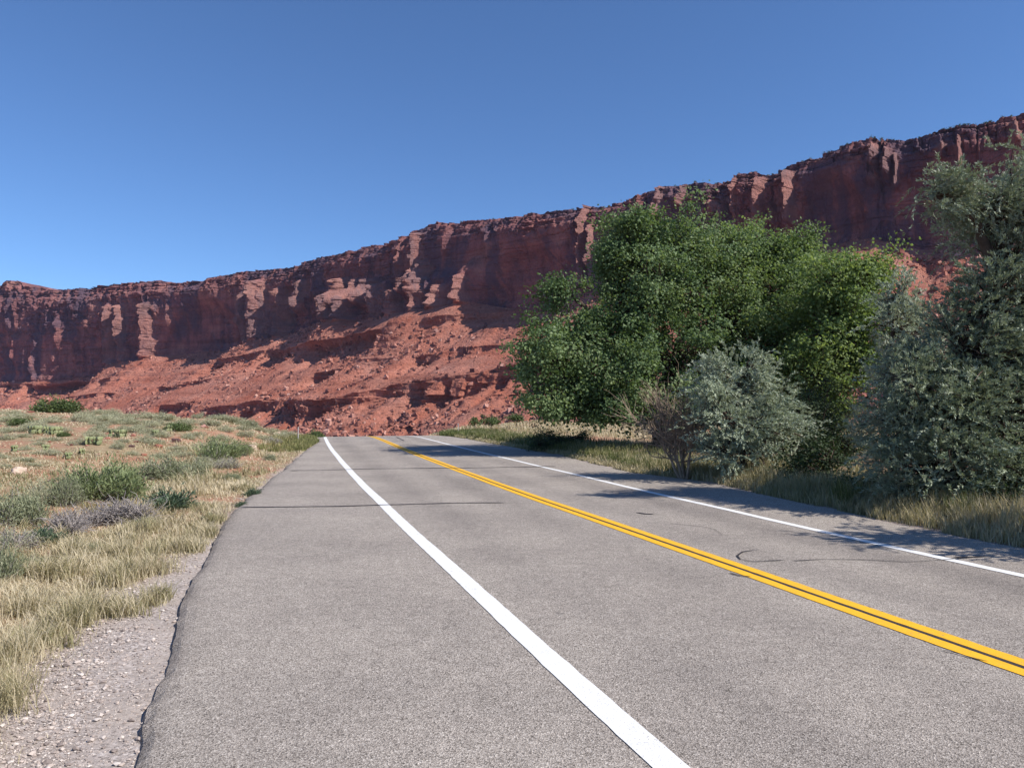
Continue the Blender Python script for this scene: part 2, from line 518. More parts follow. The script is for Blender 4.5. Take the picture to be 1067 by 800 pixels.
# road slab
tt = np.concatenate([np.arange(-14, 34, 0.09), np.arange(34, 110, 0.5), np.arange(110, 175, 4.0)])
nl = 44
jag = 0.014 * rng.normal(size=len(tt)) * 0.12 + 0.026 * fbm(tt * 2.6, 0, 0, 4, 41) + 0.05 * fbm(tt * 0.6, 0, 0, 2, 44)
sl = s_left(tt) + jag + bend(tt)
sr = s_right(tt) + 0.10 * fbm(tt * 0.8, 3, 0, 4, 42) + bend(tt)
f = np.linspace(0, 1, nl)
f = np.concatenate([[0, 0.006, 0.014, 0.026], f[2:-1], [0.99, 1.0]])
SS = sl[:, None] * (1 - f) + sr[:, None] * f
TT = np.repeat(tt[:, None], len(f), 1)
ZZ = np.repeat(zroad(tt)[:, None], len(f), 1) + 0.012 * fbm(SS / 2.5, TT / 5, 0, 2, 48)
ZZ[:, 0] -= 0.020 + 0.018 * (fbm(tt * 9, 1, 0, 2, 50) + 0.5)
ZZ[:, 1] -= 0.006
edge = np.exp(-np.maximum(SS - sl[:, None], 0) / 0.10) * (0.75 + 0.5 * fbm(SS * 4, TT * 2, 0, 3, 52))  # darkens the left margin: painted shade of the crumbled lip
off = SS - bend(TT)
wear = sum(np.exp(-((off - c0) / 0.38) ** 2) for c0 in (2.75, 4.25, 5.75, 7.05)) * (0.55 + 0.35 * fbm(off / 1.5, TT / 9, 0, 2, 53))
skirtL = np.stack([*xy(sl - 0.10, tt), zroad(tt) - 0.20], -1)
skirtR = np.stack([*xy(sr + 0.05, tt), zroad(tt) - 0.20], -1)
V = np.stack([*xy(SS, TT), ZZ], -1)
V = np.concatenate([skirtL[:, None], V, skirtR[:, None]], 1)
e2 = np.pad(edge, ((0, 0), (1, 1))); e2[:, 0] = 0.4
w2 = np.pad(np.clip(wear, 0, 1), ((0, 0), (1, 1)))
road = mesh_np("road", V, grid_quads(len(tt), len(f) + 2), mat=M['asphalt'], smooth=False, attrs={"edge": np.clip(e2, 0, 1), "wear": w2})
tag(road, "two lane grey chip sealed asphalt road running up over a low crest", kind='structure')

def road_z(s, t_):
    return zroad(t_) + 0.012 * fbm((s) / 2.5, t_ / 5, 0, 2, 48)

def ribbon(name, pts_st, width, mat, lift, n_across=2, ragged=0.0, seed=0):
    """Strip on the road surface along points (s with bend, t)."""
    pts = np.array(pts_st, float)
    X, Y = xy(pts[:, 0], pts[:, 1])
    d = np.stack([np.gradient(X), np.gradient(Y)], -1)
    d /= np.linalg.norm(d, axis=1)[:, None] + 1e-9
    nrm = np.stack([-d[:, 1], d[:, 0]], -1)
    wv = np.broadcast_to(np.asarray(width, float), (len(pts),))
    rows = []
    for k in range(n_across):
        q = (k / (n_across - 1) - 0.5)
        jit = 0
        if ragged and k in (0, n_across - 1):
            jit = ragged * fbm(pts[:, 1] * 14 + pts[:, 0] * 14, k * 7.7, 0, 3, seed + k)
        x = X + nrm[:, 0] * (wv * q + jit)
        y = Y + nrm[:, 1] * (wv * q + jit)
        s, t_ = st(x, y)
        rows.append(np.stack([x, y, road_z(s, t_) + lift], -1))
    V = np.stack(rows, 1)
    o = mesh_np(name, V, grid_quads(len(pts), n_across), mat=mat, smooth=True, parent=road)
    return o

tl = np.concatenate([np.arange(-10, 25, 0.12), np.arange(25, 100, 0.5)])
def lane(name, s0, width, mat, lift=0.005, wob=0.012, seed=0):
    s = s0 + bend(tl) + wob * fbm(tl / 3, seed, 0, 2, 60 + seed)
    return ribbon(name, np.stack([s, tl], -1), width, mat, lift, 3, 0.007, seed)
lane("white_edge_line", 1.93, 0.185, M['white'], seed=1)
lane("white_edge_line", 7.68, 0.15, M['white'], seed=2)
lane("yellow_centre_line", 4.90, 0.135, M['yellow'], seed=3, wob=0)
lane("yellow_centre_line", 5.09, 0.135, M['yellow'], seed=3, wob=0)
lane("black_centre_seam", 4.995, 0.055, M['tar'], lift=0.004, seed=4, wob=0)

def px_strip(name, pix, width, mat=M['tar'], lift=0.009, wig=0.02, seed=0):
    P = np.array([flat(x, y)[:2] for x, y in pix])
    seg = np.concatenate([[0], np.cumsum(np.linalg.norm(np.diff(P, axis=0), axis=1))])
    u = np.linspace(0, seg[-1], max(8, int(seg[-1] / 0.08)))
    X = np.interp(u, seg, P[:, 0]); Y = np.interp(u, seg, P[:, 1])
    Y = Y + wig * fbm(u * 0.9, seed * 3.1, 0, 3, 70 + seed)
    s, t_ = st(X, Y)
    wv = width * (0.8 + 0.5 * fbm(u * 2, seed, 0, 2, 90 + seed))
    wv[0] *= 0.2; wv[-1] *= 0.2
    ribbon(name, np.stack([s, t_], -1), wv, mat, lift)
px_strip("crack_sealant", [(249, 529), (300, 528), (356, 527.5), (420, 526), (470, 524.5), (526, 524)], 0.075, wig=0.06, seed=1)
px_strip("crack_sealant", [(302, 490.5), (366, 489), (430, 488), (520, 487), (580, 486)], 0.13, wig=0.06, seed=2)
px_strip("crack_sealant", [(792, 573), (774, 575.5), (768, 580), (772, 584), (785, 586), (818, 584)], 0.026, wig=0.0, seed=3)
px_strip("crack_sealant", [(825, 585), (860, 583), (900, 583.5), (945, 586), (975, 584), (1005, 582)], 0.028, wig=0.01, seed=4)
px_strip("crack_sealant", [(993, 581), (1012, 581), (1030, 580)], 0.05, wig=0.0, seed=5)
px_strip("crack_sealant", [(663, 534), (672, 535.5), (682, 536)], 0.07, wig=0.0, seed=6)
px_strip("crack_sealant", [(760, 598), (772, 601), (783, 602)], 0.03, wig=0.0, seed=7)
px_strip("crack_sealant", [(977, 677), (995, 681), (1016, 687), (1030, 690)], 0.018, wig=0.0, seed=8)
px_strip("crack_sealant", [(700, 546), (730, 549), (745, 552), (750, 556), (753, 558)], 0.012, wig=0.02, seed=9)
px_strip("crack_sealant", [(413, 454.6), (418, 457.5), (421, 459)], 0.12, wig=0.0, seed=10)
px_strip("crack_sealant", [(470, 474), (500, 470), (520, 469)], 0.03, wig=0.05, seed=11)
px_strip("crack_sealant", [(580, 639), (584, 640), (588, 640)], 0.02, wig=0.0, seed=12)

# ------------------------------------------------------------------ mountain: cliff wall and talus slope
xc = np.arange(-330, 1450, 1.15)
kD = np.array([[-330, 1130], [-250, 1080], [0, 960], [150, 880], [300, 795], [450, 665], [533, 592], [650, 540], [760, 497], [900, 440], [1067, 400], [1300, 362], [1450, 345]], float)
kT = np.array([[-330, 318], [-250, 314], [-100, 306], [-20, 300], [-2, 296], [2, 291.5], [16, 292], [20, 297.5], [54, 302], [70, 300.5], [101, 297], [130, 295], [162, 292], [177, 294], [203, 291.6], [228, 284.8], [250, 282], [270, 279.5], [306, 275.5], [312, 272], [325, 268.5], [360, 262], [406, 252], [419, 247], [432, 241], [444, 236.5], [456, 231.3], [470, 232.5], [500, 228], [520, 227], [543, 223], [586, 219], [629, 213], [640, 210], [652, 207], [672, 197.5], [701, 191.8], [730, 189.6], [759, 187], [766, 182], [783, 178], [803, 179], [815, 174], [832, 167.6], [875, 151.8], [898, 143.9], [915, 141.7], [944, 144.6], [961, 140.5], [979, 135], [1004, 130.5], [1033, 126], [1050, 121], [1067, 117], [1150, 100], [1300, 72], [1450, 55]], float)
kB = np.array([[-330, 412], [-100, 402], [0, 398], [25, 398], [60, 397], [101, 392], [121, 379], [144, 376], [164, 370.5], [182, 369], [202, 366], [230, 365], [253, 355], [297, 350.6], [337, 339], [384, 335.5], [419, 333.5], [450, 326], [480, 322], [500, 316], [517, 319.5], [549, 322], [566, 319.5], [640, 302], [750, 275], [855, 256], [904, 249.6], [932, 255], [958, 260], [990, 257], [1067, 250], [1300, 215], [1450, 200]], float)
def smooth1(a, k):
    ker = np.hanning(k + 2)[1:-1]; ker /= ker.sum()
    return np.convolve(np.pad(a, (k, k), mode='reflect', reflect_type='odd'), ker, 'same')[k:-k]
D = smooth1(np.interp(xc, kD[:, 0], kD[:, 1]), 121)
yT = np.interp(xc, kT[:, 0], kT[:, 1])
yB = np.interp(xc, kB[:, 0], kB[:, 1])
PX0 = (xc - PW / 2) / FPX * D
PY0 = D.copy()
du = np.hypot(np.diff(PX0), np.diff(PY0))
U = np.concatenate([[0], np.cumsum(du)])
tx, ty = smooth1(np.gradient(PX0, U), 161), smooth1(np.gradient(PY0, U), 161)
ln = np.hypot(tx, ty); tx, ty = tx / ln, ty / ln
NX, NY = ty, -tx                        # points to the valley (towards -Y)
flip = np.where(NY > 0, -1, 1); NX, NY = NX * flip, NY * flip
def z_at(ypx, Dv):
    b_ = -(ypx - PH / 2) / FPX
    return HCAM + Dv * (SP + CP * b_) / (CP - SP * b_)
ZT = z_at(yT, D)
ZB = z_at(yB, D)
ZTOE = -22.0
nC = len(xc)
NT, NCL, NP = 250, 250, 14
# talus rows (fraction 0 at toe, 1 at cliff base)
ft = np.linspace(0, 1, NT)[:, None]
ZtA = ZTOE + (ZB[None] - ZTOE) * ft
RUN = 1.42 * (ZB - ZTOE)
offT = RUN[None] * (1 - ft) * (1.0 + 0.22 * (1 - ft))
TXp = PX0[None] + NX[None] * offT
TYp = PY0[None] + NY[None] * offT
qx, qy = project(TXp, TYp, ZtA)
Ug = np.repeat(U[None], NT, 0)
# talus relief: rills and fans (warped so that they run down the slope)
rill = ridged(Ug / 42 + 0.4 * fbm(Ug / 90, ft * 2, 0, 2, 5), ft * 1.1, 0, 4, 101)
dT = 4.5 * rill + 5.0 * fbm(Ug / 70, ft * 3, 0, 3, 102) + 1.5 * fbm(Ug / 7, ZtA / 7, 0, 4, 103) + 0.9 * fbm(Ug / 2.6, ZtA / 2.2, 0, 3, 108)
dT *= sstep(0, 0.08, 1.02 - ft) * 0.75 + 0.25
for fx, fy, wd, amp in ((463, 326, 30, 16), (312, 352, 22, 8), (150, 378, 30, 10), (907, 250, 45, 12), (540, 324, 26, 7)):
    j = np.argmin(np.abs(xc - fx))
    dT += amp * np.exp(-((Ug - U[j]) / (wd * 0.9 * (0.35 + 1.2 * (1 - ft)))) ** 2) * sstep(0, 0.3, ft) 
ledges = [
    ([(200, 428), (256, 421), (291, 415), (331, 418), (369, 411), (406, 402), (434, 397), (481, 393), (515, 386), (560, 379), (640, 365)], 11.0, 0.35, 1),
    ([(225, 374), (250, 371), (297, 365), (344, 357), (381, 352), (419, 346), (445, 336)], 6.5, 0.1, 2),
    ([(290, 396), (337, 388), (369, 382), (397, 375), (440, 371), (470, 367)], 5.0, -0.15, 3),
    ([(462, 336), (494, 330), (520, 325.5), (560, 322), (600, 318)], 4.5, 0.15, 4),
    ([(470, 364), (519, 361), (560, 355), (620, 346)], 4.5, 0.0, 5),
    ([(-60, 397), (18, 391.5), (71, 385), (95, 384), (110, 383)], 7.5, 0.25, 6),
    ([(40, 403), (83, 398), (104, 396), (130, 392)], 4.0, 0.0, 7),
    ([(165, 423), (192, 420), (214, 418)], 5.0, 0.1, 8),
    ([(330, 440), (380, 432), (440, 424), (500, 414), (560, 404)], 3.0, -0.25, 9),
    ([(870, 262), (904, 256), (950, 266), (1000, 268)], 4.0, 0.1, 10),
    ([(860, 285), (920, 290), (990, 292), (1060, 285)], 4.0, -0.1, 11),
    ([(60, 415), (120, 410), (180, 402), (240, 392)], 3.0, -0.2, 12),
]
qs = ZtA / 6.2 + 1.1 * fbm(Ug / 75, ft, 0, 3, 109)
fr = qs - np.floor(qs)
lm = sstep(-0.05, 0.3, fbm(Ug / 55, ft * 5, 0, 3, 110) + 0.15) * sstep(0.12, 0.3, ft)
dT += lm * 4.2 * (fr - 0.5) * (0.6 + 0.5 * hash01(np.floor(qs), 0 * qs, 0 * qs, 111)) * (1 + 0.3 * fbm(Ug / 6, ZtA / 6, 0, 2, 112))
for pts, H, bias, sd in ledges:
    pts = np.array(pts, float)
    xs = np.linspace(pts[0, 0], pts[-1, 0], 160)
    ys = np.interp(xs, pts[:, 0], pts[:, 1])
    us, fs = [], []
    for X_, Y_ in zip(xs, ys):
        k = np.argmin((qx[::2, ::2] - X_) ** 2 + (qy[::2, ::2] - Y_) ** 2)
        i, j = np.unravel_index(k, qx[::2, ::2].shape)
        us.append(U[j * 2]); fs.append(ft[i * 2, 0])
    us, fs = np.array(us), np.array(fs)
    o_ = np.argsort(us); us, fs = us[o_], fs[o_]
    fl = smooth1(np.interp(U, us, fs), 31)
    endm = sstep(us[0] - 2, us[0] + 18, U) * (1 - sstep(us[-1] - 18, us[-1] + 2, U))
    zl = ZTOE + (ZB - ZTOE) * fl + 1.6 * fbm(U / 14, sd, 0, 3, 120 + sd)
    H *= 1.5; bias += 0.36
    msk = endm * sstep(-0.22, 0.05, fbm(U / 32, sd * 3.3, 0, 3, 140 + sd) + bias)
    Hh = H * (0.75 + 0.5 * fbm(U / 22, sd * 1.7, 0, 2, 160 + sd))
    below = zl[None] - ZtA
    Hm = Hh[None]
    block = 1.0 + 0.25 * cells(Ug / 6.5, ZtA / 9, 180 + sd) + 0.5 * fbm(Ug / 11, 0, 0, 2, 190 + sd)
    inface = np.clip(below / Hm, 0, 1)
    dep = 1.65 * Hm * inface * (1 - sstep(1.0, 4.2, below / Hm)) 
    lip = 1.6 * np.exp(-((below / Hm + 0.12) / 0.16) ** 2)
    dT += msk[None] * (lip - dep * block)

# cliff rows
fc = np.linspace(0, 1, NCL)[1:, None]
Zc = ZB[None] + (ZT - ZB)[None] * fc
Uc = np.repeat(U[None], NCL - 1, 0)
pxc = np.repeat(xc[None], NCL - 1, 0)
_, pyc = project(np.repeat(PX0[None], NCL - 1, 0), np.repeat(PY0[None], NCL - 1, 0), Zc)
wu = 6 * fbm(Uc / 60, Zc / 30, 0, 3, 201)
# how broken the wall is, per place: smooth in the big shaded alcoves, broken on the rim and left end
rough = 0.42 + 0.5 * sstep(0.66, 0.9, fc) + 0.35 * fbm(Uc / 110, Zc / 60, 0, 3, 202)
rough += 0.45 * np.exp(-((pxc - 70) / 75) ** 2) * sstep(0.42, 0.6, fc)
rough += 0.4 * np.exp(-((pxc - 390) / 95) ** 2) * (1 - sstep(0.45, 0.62, fc))
rough += 0.5 * np.exp(-((pxc - 925) / 25) ** 2) * sstep(0.4, 0.6, fc)
rough += 0.4 * np.exp(-((pxc - 745) / 40) ** 2)
for x0, x1, y0, y1 in ((170, 250, 310, 372), (465, 612, 245, 312), (838, 905, 165, 245), (930, 1060, 160, 245)):
    rough *= 1 - 0.72 * sstep(x0 - 12, x0 + 8, pxc) * (1 - sstep(x1 - 8, x1 + 12, pxc)) * sstep(y0 - 8, y0 + 8, pyc) * (1 - sstep(y1 - 6, y1 + 8, pyc))
rough = np.clip(rough * 0.95, 0.16, 1.3)
d = 10.0 * fbm((Uc + wu) / 85, Zc / 240, 0, 3, 203) + 2.2 * ridged((Uc + wu) / 48, Zc / 160, 0, 3, 219)
d += rough * 2.8 * cells((Uc + wu) / 21, Zc / 34 + 0.35 * fbm(Uc / 25, 0, 0, 2, 213), 204)
d += rough * 1.9 * cells((Uc + 0.5 * wu) / 8.0, Zc / 13, 205)
d += rough * 1.3 * cells((Uc + 0.3 * wu) / 3.4, Zc / 4.6, 206)
d += rough * 1.5 * ridged((Uc + wu) / 24, Zc / 95, 0, 4, 207)
d += 0.8 * fbm(Uc / 6, Zc / 5, 0, 4, 208) * (0.4 + rough)
d += rough * 1.7 * ridged((Uc + 0.6 * wu) / 9.5, Zc / 42, 0, 3, 280) + rough * 1.1 * ridged((Uc + 0.4 * wu) / 4.2, Zc / 17, 0, 3, 281)
d += rough * 1.8 * ridged((Uc + 0.45 * Zc) / 17, (Zc - 0.3 * Uc) / 60, 0, 3, 282)
strat = fbm(0 * Uc + 3.3, Zc / 7.0 + 0.2 * fbm(Uc / 60, 0, 0, 2, 217), 0, 4, 209)
d += 0.5 * fbm(0 * Uc + 9.1, Zc / 2.4 + 0.3 * fbm(Uc / 40, 0, 0, 2, 218), 0, 2, 210) * (0.5 + 0.5 * fbm(Uc / 35, Zc / 20, 0, 2, 211))
d += strat * (0.9 + 2.0 * sstep(0.78, 0.9, fc) + 1.0 * (1 - sstep(0.05, 0.22, fc)))
stp = 0.5 * sstep(0.835, 0.845, fc + 0.03 * fbm(Uc / 30, 0, 0, 3, 220)) + 0.6 * sstep(0.90, 0.912, fc + 0.025 * fbm(Uc / 22, 0, 0, 3, 221)) + 0.7 * sstep(0.955, 0.965, fc + 0.02 * fbm(Uc / 16, 0, 0, 3, 222))
d += -3.2 * stp - 3.0 * sstep(0.8, 1.0, fc)                    # rim steps back in ledges
d += 2.5 * np.clip(fc - 0.15, 0, 0.6) / 0.6                    # slight overhang of the main wall
d += 2 * (1 - sstep(0, 0.10, fc))
feats = [  # px, top y, bottom y, half width px, amplitude m, sharpness of the left flank
    (117, 318, 392, 7, 9, .5), (131, 318, 385, 5, 8, .5), (157, 316, 378, 9, 13, .45), (8, 291, 300, 9, 5, .8),
    (268, 292, 358, 14, 15, .7), (290, 300, 356, 10, 13, .5), (250, 305, 356, 7, 6, .8),
    (316, 292, 322, 7, 9, .6), (366, 291, 336, 11, 16, .6), (380, 292, 334, 7, 14, .6), (396, 291, 318, 10, 15, .6), (345, 306, 336, 9, 10, .6),
    (412, 298, 334, 10, 12, .6), (430, 302, 333, 10, 14, .6), (455, 300, 330, 9, 11, .6), (476, 298, 326, 10, 14, .6), (499, 288, 317, 5, 12, .5),
    (443, 243, 306, 6, 10, .4), (452, 275, 304, 7, 9, .5), (509, 226, 240, 3, 3, .5),
    (612, 205, 300, 5, 9, .4), (622, 235, 300, 5, 9, .5), (688, 192, 225, 7, 5, .6), (712, 192, 215, 6, 5, .5), (745, 206, 235, 22, 9, .8), (768, 184, 240, 5, 5, .5),
    (792, 182, 225, 7, 7, .6), (806, 210, 232, 6, 6, .6), (828, 178, 232, 5.5, 11, .4), (838, 232, 256, 7, 9, .5),
    (914, 150, 190, 6, 6, .5), (928, 155, 182, 6, 7, .5), (937, 160, 195, 4, 5, .5), (905, 200, 222, 4, 3, .5), (1003, 142, 182, 6, 8, .4), (985, 150, 165, 6, 5, .5), (1062, 124, 150, 8, 6, .5),
]
frng = np.random.default_rng(31)
for _ in range(150):
    fx = frng.uniform(-120, 1150) if frng.random() < 0.5 else frng.uniform(-40, 520)
    if (165 < fx < 245) or (470 < fx < 600) or (845 < fx < 900): 
        if frng.random() < 0.7: continue
    yt_, yb_ = np.interp(fx, kT[:, 0], kT[:, 1]), np.interp(fx, kB[:, 0], kB[:, 1])
    a0 = yt_ + (yb_ - yt_) * frng.uniform(0.06, 0.8)
    feats.append((fx, a0, a0 + frng.uniform(7, 34), frng.uniform(1.6, 4.6), frng.uniform(1.8, 4.6), frng.uniform(0.3, 0.8)))
for fx, y0, y1, hw, amp, lf in feats:
    amp *= 1.3; hw *= 0.88
    jj = np.where(np.abs(xc - fx) < hw * 1.4 + 4)[0]
    if not len(jj): continue
    sl_ = slice(jj[0], jj[-1] + 1)
    px_, py_ = pxc[:, sl_], pyc[:, sl_]
    wv = 1.5 * fbm(py_ / 12.0, fx, 0, 2, 230) + 0.12 * hw * cells(px_ / 4, py_ / 9, 233)
    taper = 0.55 + 0.75 * np.clip((py_ - y0) / (y1 - y0), 0, 1)
    q = (px_ + wv - fx) / (hw * taper)
    ridge = np.where(q < 0, np.clip(1 + q / lf, 0, 1), np.clip(1 - q, 0, 1))
    env = sstep(y0 - 2, y0 + 5, py_) * (1 - sstep(y1 - 1, y1 + 8, py_))
    d[:, sl_] += amp * ridge * env
# lower bench in front of the middle of the wall
bench = sstep(300, 350, pxc) * (1 - sstep(495, 520, pxc))
btop = 0.46 + 0.10 * fbm(Uc / 28, 0, 0, 3, 240)
d += bench * 15 * (1 - sstep(btop - 0.14, btop + 0.06, fc)) * (0.8 + 0.5 * fbm(Uc / 17, Zc / 25, 0, 3, 241))
# alcove under an arch
for ax, ay, aw, ah, am in ((212, 372, 46, 66, 12), (560, 322, 55, 70, 8), (870, 250, 45, 75, 9), (1010, 250, 60, 70, 9), (300, 318, 16, 22, 7), (340, 322, 20, 20, 8)):
    q = ((pxc - ax) / aw) ** 2 + ((pyc - ay) / ah) ** 2
    d -= am * (1 - sstep(0.45, 1.0, q))
pale_at = np.zeros_like(d)  # mask of the pale pillar tint that paints sunlit rock
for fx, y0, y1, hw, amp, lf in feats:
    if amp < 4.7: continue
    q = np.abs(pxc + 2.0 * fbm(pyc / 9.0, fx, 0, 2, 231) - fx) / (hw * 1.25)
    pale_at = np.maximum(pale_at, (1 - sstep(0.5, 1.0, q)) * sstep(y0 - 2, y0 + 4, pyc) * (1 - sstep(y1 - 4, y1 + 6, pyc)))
crk = np.abs(fbm((Uc + 0.6 * wu) / 13, Zc / 70, 0, 3, 270))
d -= 4.0 * rough * np.exp(-(crk / 0.035) ** 2)
crk = np.abs(fbm((Uc + 0.4 * wu) / 5.5, Zc / 24, 0, 3, 271))
d -= 1.8 * rough * np.exp(-(crk / 0.05) ** 2)
bed = np.abs(fbm(Uc / 130, Zc / 7.5, 0, 3, 272))
d -= 1.6 * (0.3 + rough) * np.exp(-(bed / 0.03) ** 2)
d += 0.7 * fbm(Uc / 2.2, Zc / 2.2, 0, 3, 273) * (0.35 + rough)
dbase = smooth1(d[:8].mean(0), 9)
d = d * sstep(0, 0.02, fc) + dbase[None] * (1 - sstep(0, 0.02, fc))
tb_ = sstep(0.55, 0.97, ft)
dT = dT * (1 - 0.85 * sstep(0.85, 1.0, ft)) + (smooth1(dbase, 41)[None] + 1.5) * tb_ * (1 - sstep(0.97, 1, ft)) + dbase[None] * sstep(0.97, 1, ft)
TXp = TXp + NX[None] * dT
TYp = TYp + NY[None] * dT
CX = PX0[None] + NX[None] * d
CY = PY0[None] + NY[None] * d
Zc = Zc + rough * 0.3 * cells(Uc / 5, fc * 18, 250) * sstep(0.9, 1.0, fc)
Zc[-1] += 0.5 * cells(U / 4.0, 0 * U, 251) + 0.5 * fbm(U / 9, 0, 0, 3, 252)
# plateau behind the rim
fp = np.linspace(0, 1, NP + 1)[1:, None]
PXp = CX[-1][None] - NX[None] * 260 * fp ** 2
PYp = CY[-1][None] - NY[None] * 260 * fp ** 2
PZp = Zc[-1][None] - 6 * fp - 0 * fp + 0.4 * fbm(Ug[:1] / 6, fp * 20, 0, 2, 260)
mountain = empty("mountain", (float(PX0[nC // 2]), float(PY0[nC // 2]), 0))
tag(mountain, "long red sandstone mesa with a sheer shaded cliff above a talus slope", kind='structure')
base = np.array(mountain.location)
Vt = np.stack([TXp, TYp, ZtA], -1) - base
mesh_np("talus_slope", Vt, grid_quads(NT, nC), mat=M['talus'], parent=mountain)
Vc = np.concatenate([Vt[-1:], np.stack([CX, CY, Zc], -1) - base, np.stack([PXp, PYp, PZp], -1) - base], 0)
hi = sstep(0.60, 0.80, fc + 0.15 * fbm(Uc / 50, Zc / 30, 0, 3, 261)) * 0.75 + 0.6 * np.exp(-((pxc - 60) / 85) ** 2) * sstep(0.35, 0.55, fc)
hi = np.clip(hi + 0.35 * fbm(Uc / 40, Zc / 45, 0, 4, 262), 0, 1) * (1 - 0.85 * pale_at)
pad = lambda a_, last: np.concatenate([a_[:1], a_, np.repeat(last[None], NP, 0)], 0)
mesh_np("cliff_wall", Vc, grid_quads(NCL + NP, nC), mat=M['cliff'], parent=mountain, attrs={"sunlit_tint": pad(pale_at, pale_at[-1] * 0), "varnish": pad(hi, hi[-1])})

# rubble on the talus
N = 90000
dens = np.clip(0.3 + 1.5 * fbm(Ug / 40, ft * 3, 0, 4, 300), 0.06, 1).ravel() * (0.35 + 0.65 * np.clip(Ug.ravel() / U[-1], 0, 1) ** 0)
area_w = np.clip(np.gradient(qx, axis=1) * -np.gradient(qy, axis=0), 0, 5).ravel()
vis = ((qx > -120) & (qx < 1200)).ravel()
pr = dens * (0.15 + area_w) * vis
pr /= pr.sum()
idx = rng.choice(len(pr), N, p=pr)
cx, cy, cz = TXp.ravel()[idx], TYp.ravel()[idx], ZtA.ravel()[idx]
size = np.clip(0.30 * rng.pareto(1.75, N) + 0.26, 0.26, 2.5)
corner = np.array([[x, y, z] for z in (-1, 1) for y in (-1, 1) for x in (-1, 1)], float)
fq = np.array([[0, 2, 3, 1], [4, 5, 7, 6], [0, 1, 5, 4], [2, 6, 7, 3], [0, 4, 6, 2], [1, 3, 7, 5]])
loc = corner[None] * (0.22 + 0.5 * rng.random((N, 8, 3))) * (0.65 + 0.7 * rng.random((N, 1, 3)))
a1 = rng.random(N) * 6.28; a2 = rng.normal(0, 0.5, N)
ca, sa = np.cos(a1)[:, None], np.sin(a1)[:, None]
x_, y_ = loc[..., 0] * ca - loc[..., 1] * sa, loc[..., 0] * sa + loc[..., 1] * ca
c2, s2 = np.cos(a2)[:, None], np.sin(a2)[:, None]
y2, z2 = y_ * c2 - loc[..., 2] * s2, y_ * s2 + loc[..., 2] * c2
loc = np.stack([x_, y2, z2], -1) * size[:, None, None]
V = loc + np.stack([cx, cy, cz + size * 0.2], -1)[:, None]
F = (np.arange(N)[:, None, None] * 8 + fq[None]).reshape(-1, 4)
o = mesh_np("talus_rubble", V, F, mat=M['rubble'], attrs={"var": np.repeat(rng.random(N), 8)})
tag(o, "broken red boulders and rubble strewn down the talus slope", kind='stuff')

# ------------------------------------------------------------------ plants: generators
def leaf_cloud(c, dirv, length, width, fold=0.0, facing=None):
    """Diamond leaves: centres c (n,3), unit long axes dirv, optional mean facing of the blades."""
    n = len(c)
    r = rng.normal(size=(n, 3))
    if facing is not None:
        r = r * 0.55 + facing
    side = np.cross(dirv, r)
    side /= np.linalg.norm(side, axis=1)[:, None] + 1e-9
    length = np.broadcast_to(length, (n,))[:, None]
    width = np.broadcast_to(width, (n,))[:, None]
    mid = c + dirv * length * 0.45
    up = np.cross(dirv, side) * width * fold
    V = np.stack([c, mid + side * width * 0.5 + up, c + dirv * length, mid - side * width * 0.5 + up], 1)
    Q = np.arange(n * 4).reshape(n, 4)
    return V.reshape(-1, 3), Q

def unit(n):
    v = rng.normal(size=(n, 3))
    return v / np.linalg.norm(v, axis=1)[:, None]

class Tubes:
    def __init__(s, sides=6):
        s.v, s.q, s.n, s.sides = [], [], 0, sides
    def add(s, pts, radii, sides=None):
        pts = np.asarray(pts, float)
        radii = np.asarray(radii, float)
        k = sides or s.sides
        d = np.gradient(pts, axis=0)
        d /= np.linalg.norm(d, axis=1)[:, None] + 1e-9
        ref = np.array([0.31, 0.17, 0.93]) if abs(d[0, 2]) < 0.8 else np.array([0.93, 0.2, 0.1])
        a = np.cross(d, ref); a /= np.linalg.norm(a, axis=1)[:, None] + 1e-9
        b_ = np.cross(d, a)
        th = np.linspace(0, 2 * np.pi, k, endpoint=False)
        ring = pts[:, None] + radii[:, None, None] * (np.cos(th)[None, :, None] * a[:, None] + np.sin(th)[None, :, None] * b_[:, None])
        m_ = len(pts)
        i = np.arange(m_ - 1)[:, None] * k + np.arange(k)[None]
        j = np.arange(m_ - 1)[:, None] * k + (np.arange(k)[None] + 1) % k
        s.q.append((np.stack([i, j, j + k, i + k], -1).reshape(-1, 4)) + s.n)
        s.v.append(ring.reshape(-1, 3))
        s.n += m_ * k
    def build(s, name, mat, parent, smooth=True):
        return mesh_np(name, np.concatenate(s.v), np.concatenate(s.q), mat=mat, parent=parent, smooth=smooth)

def curve(p0, p1, bend_=0.15, n=6, up=0.0):
    p0, p1 = np.asarray(p0, float), np.asarray(p1, float)
    L = np.linalg.norm(p1 - p0)
    u = np.linspace(0, 1, n)[:, None]
    off_ = rng.normal(size=3) * L * bend_ + np.array([0, 0, up * L])
    jit = rng.normal(size=(n, 3)) * L * 0.018
    jit[0] = 0; jit[-1] = 0
    return p0 * (1 - u) + p1 * u + off_ * (4 * u * (1 - u)) * 0.5 + jit

def lobes_px(lst):
    out = []
    for px, py, rx, ry, Y, ry_d in lst:
        c_ = at(px, py, Y)
        out.append((c_, np.array([rx * Y / FPX, ry_d, ry * Y / FPX])))
    return out

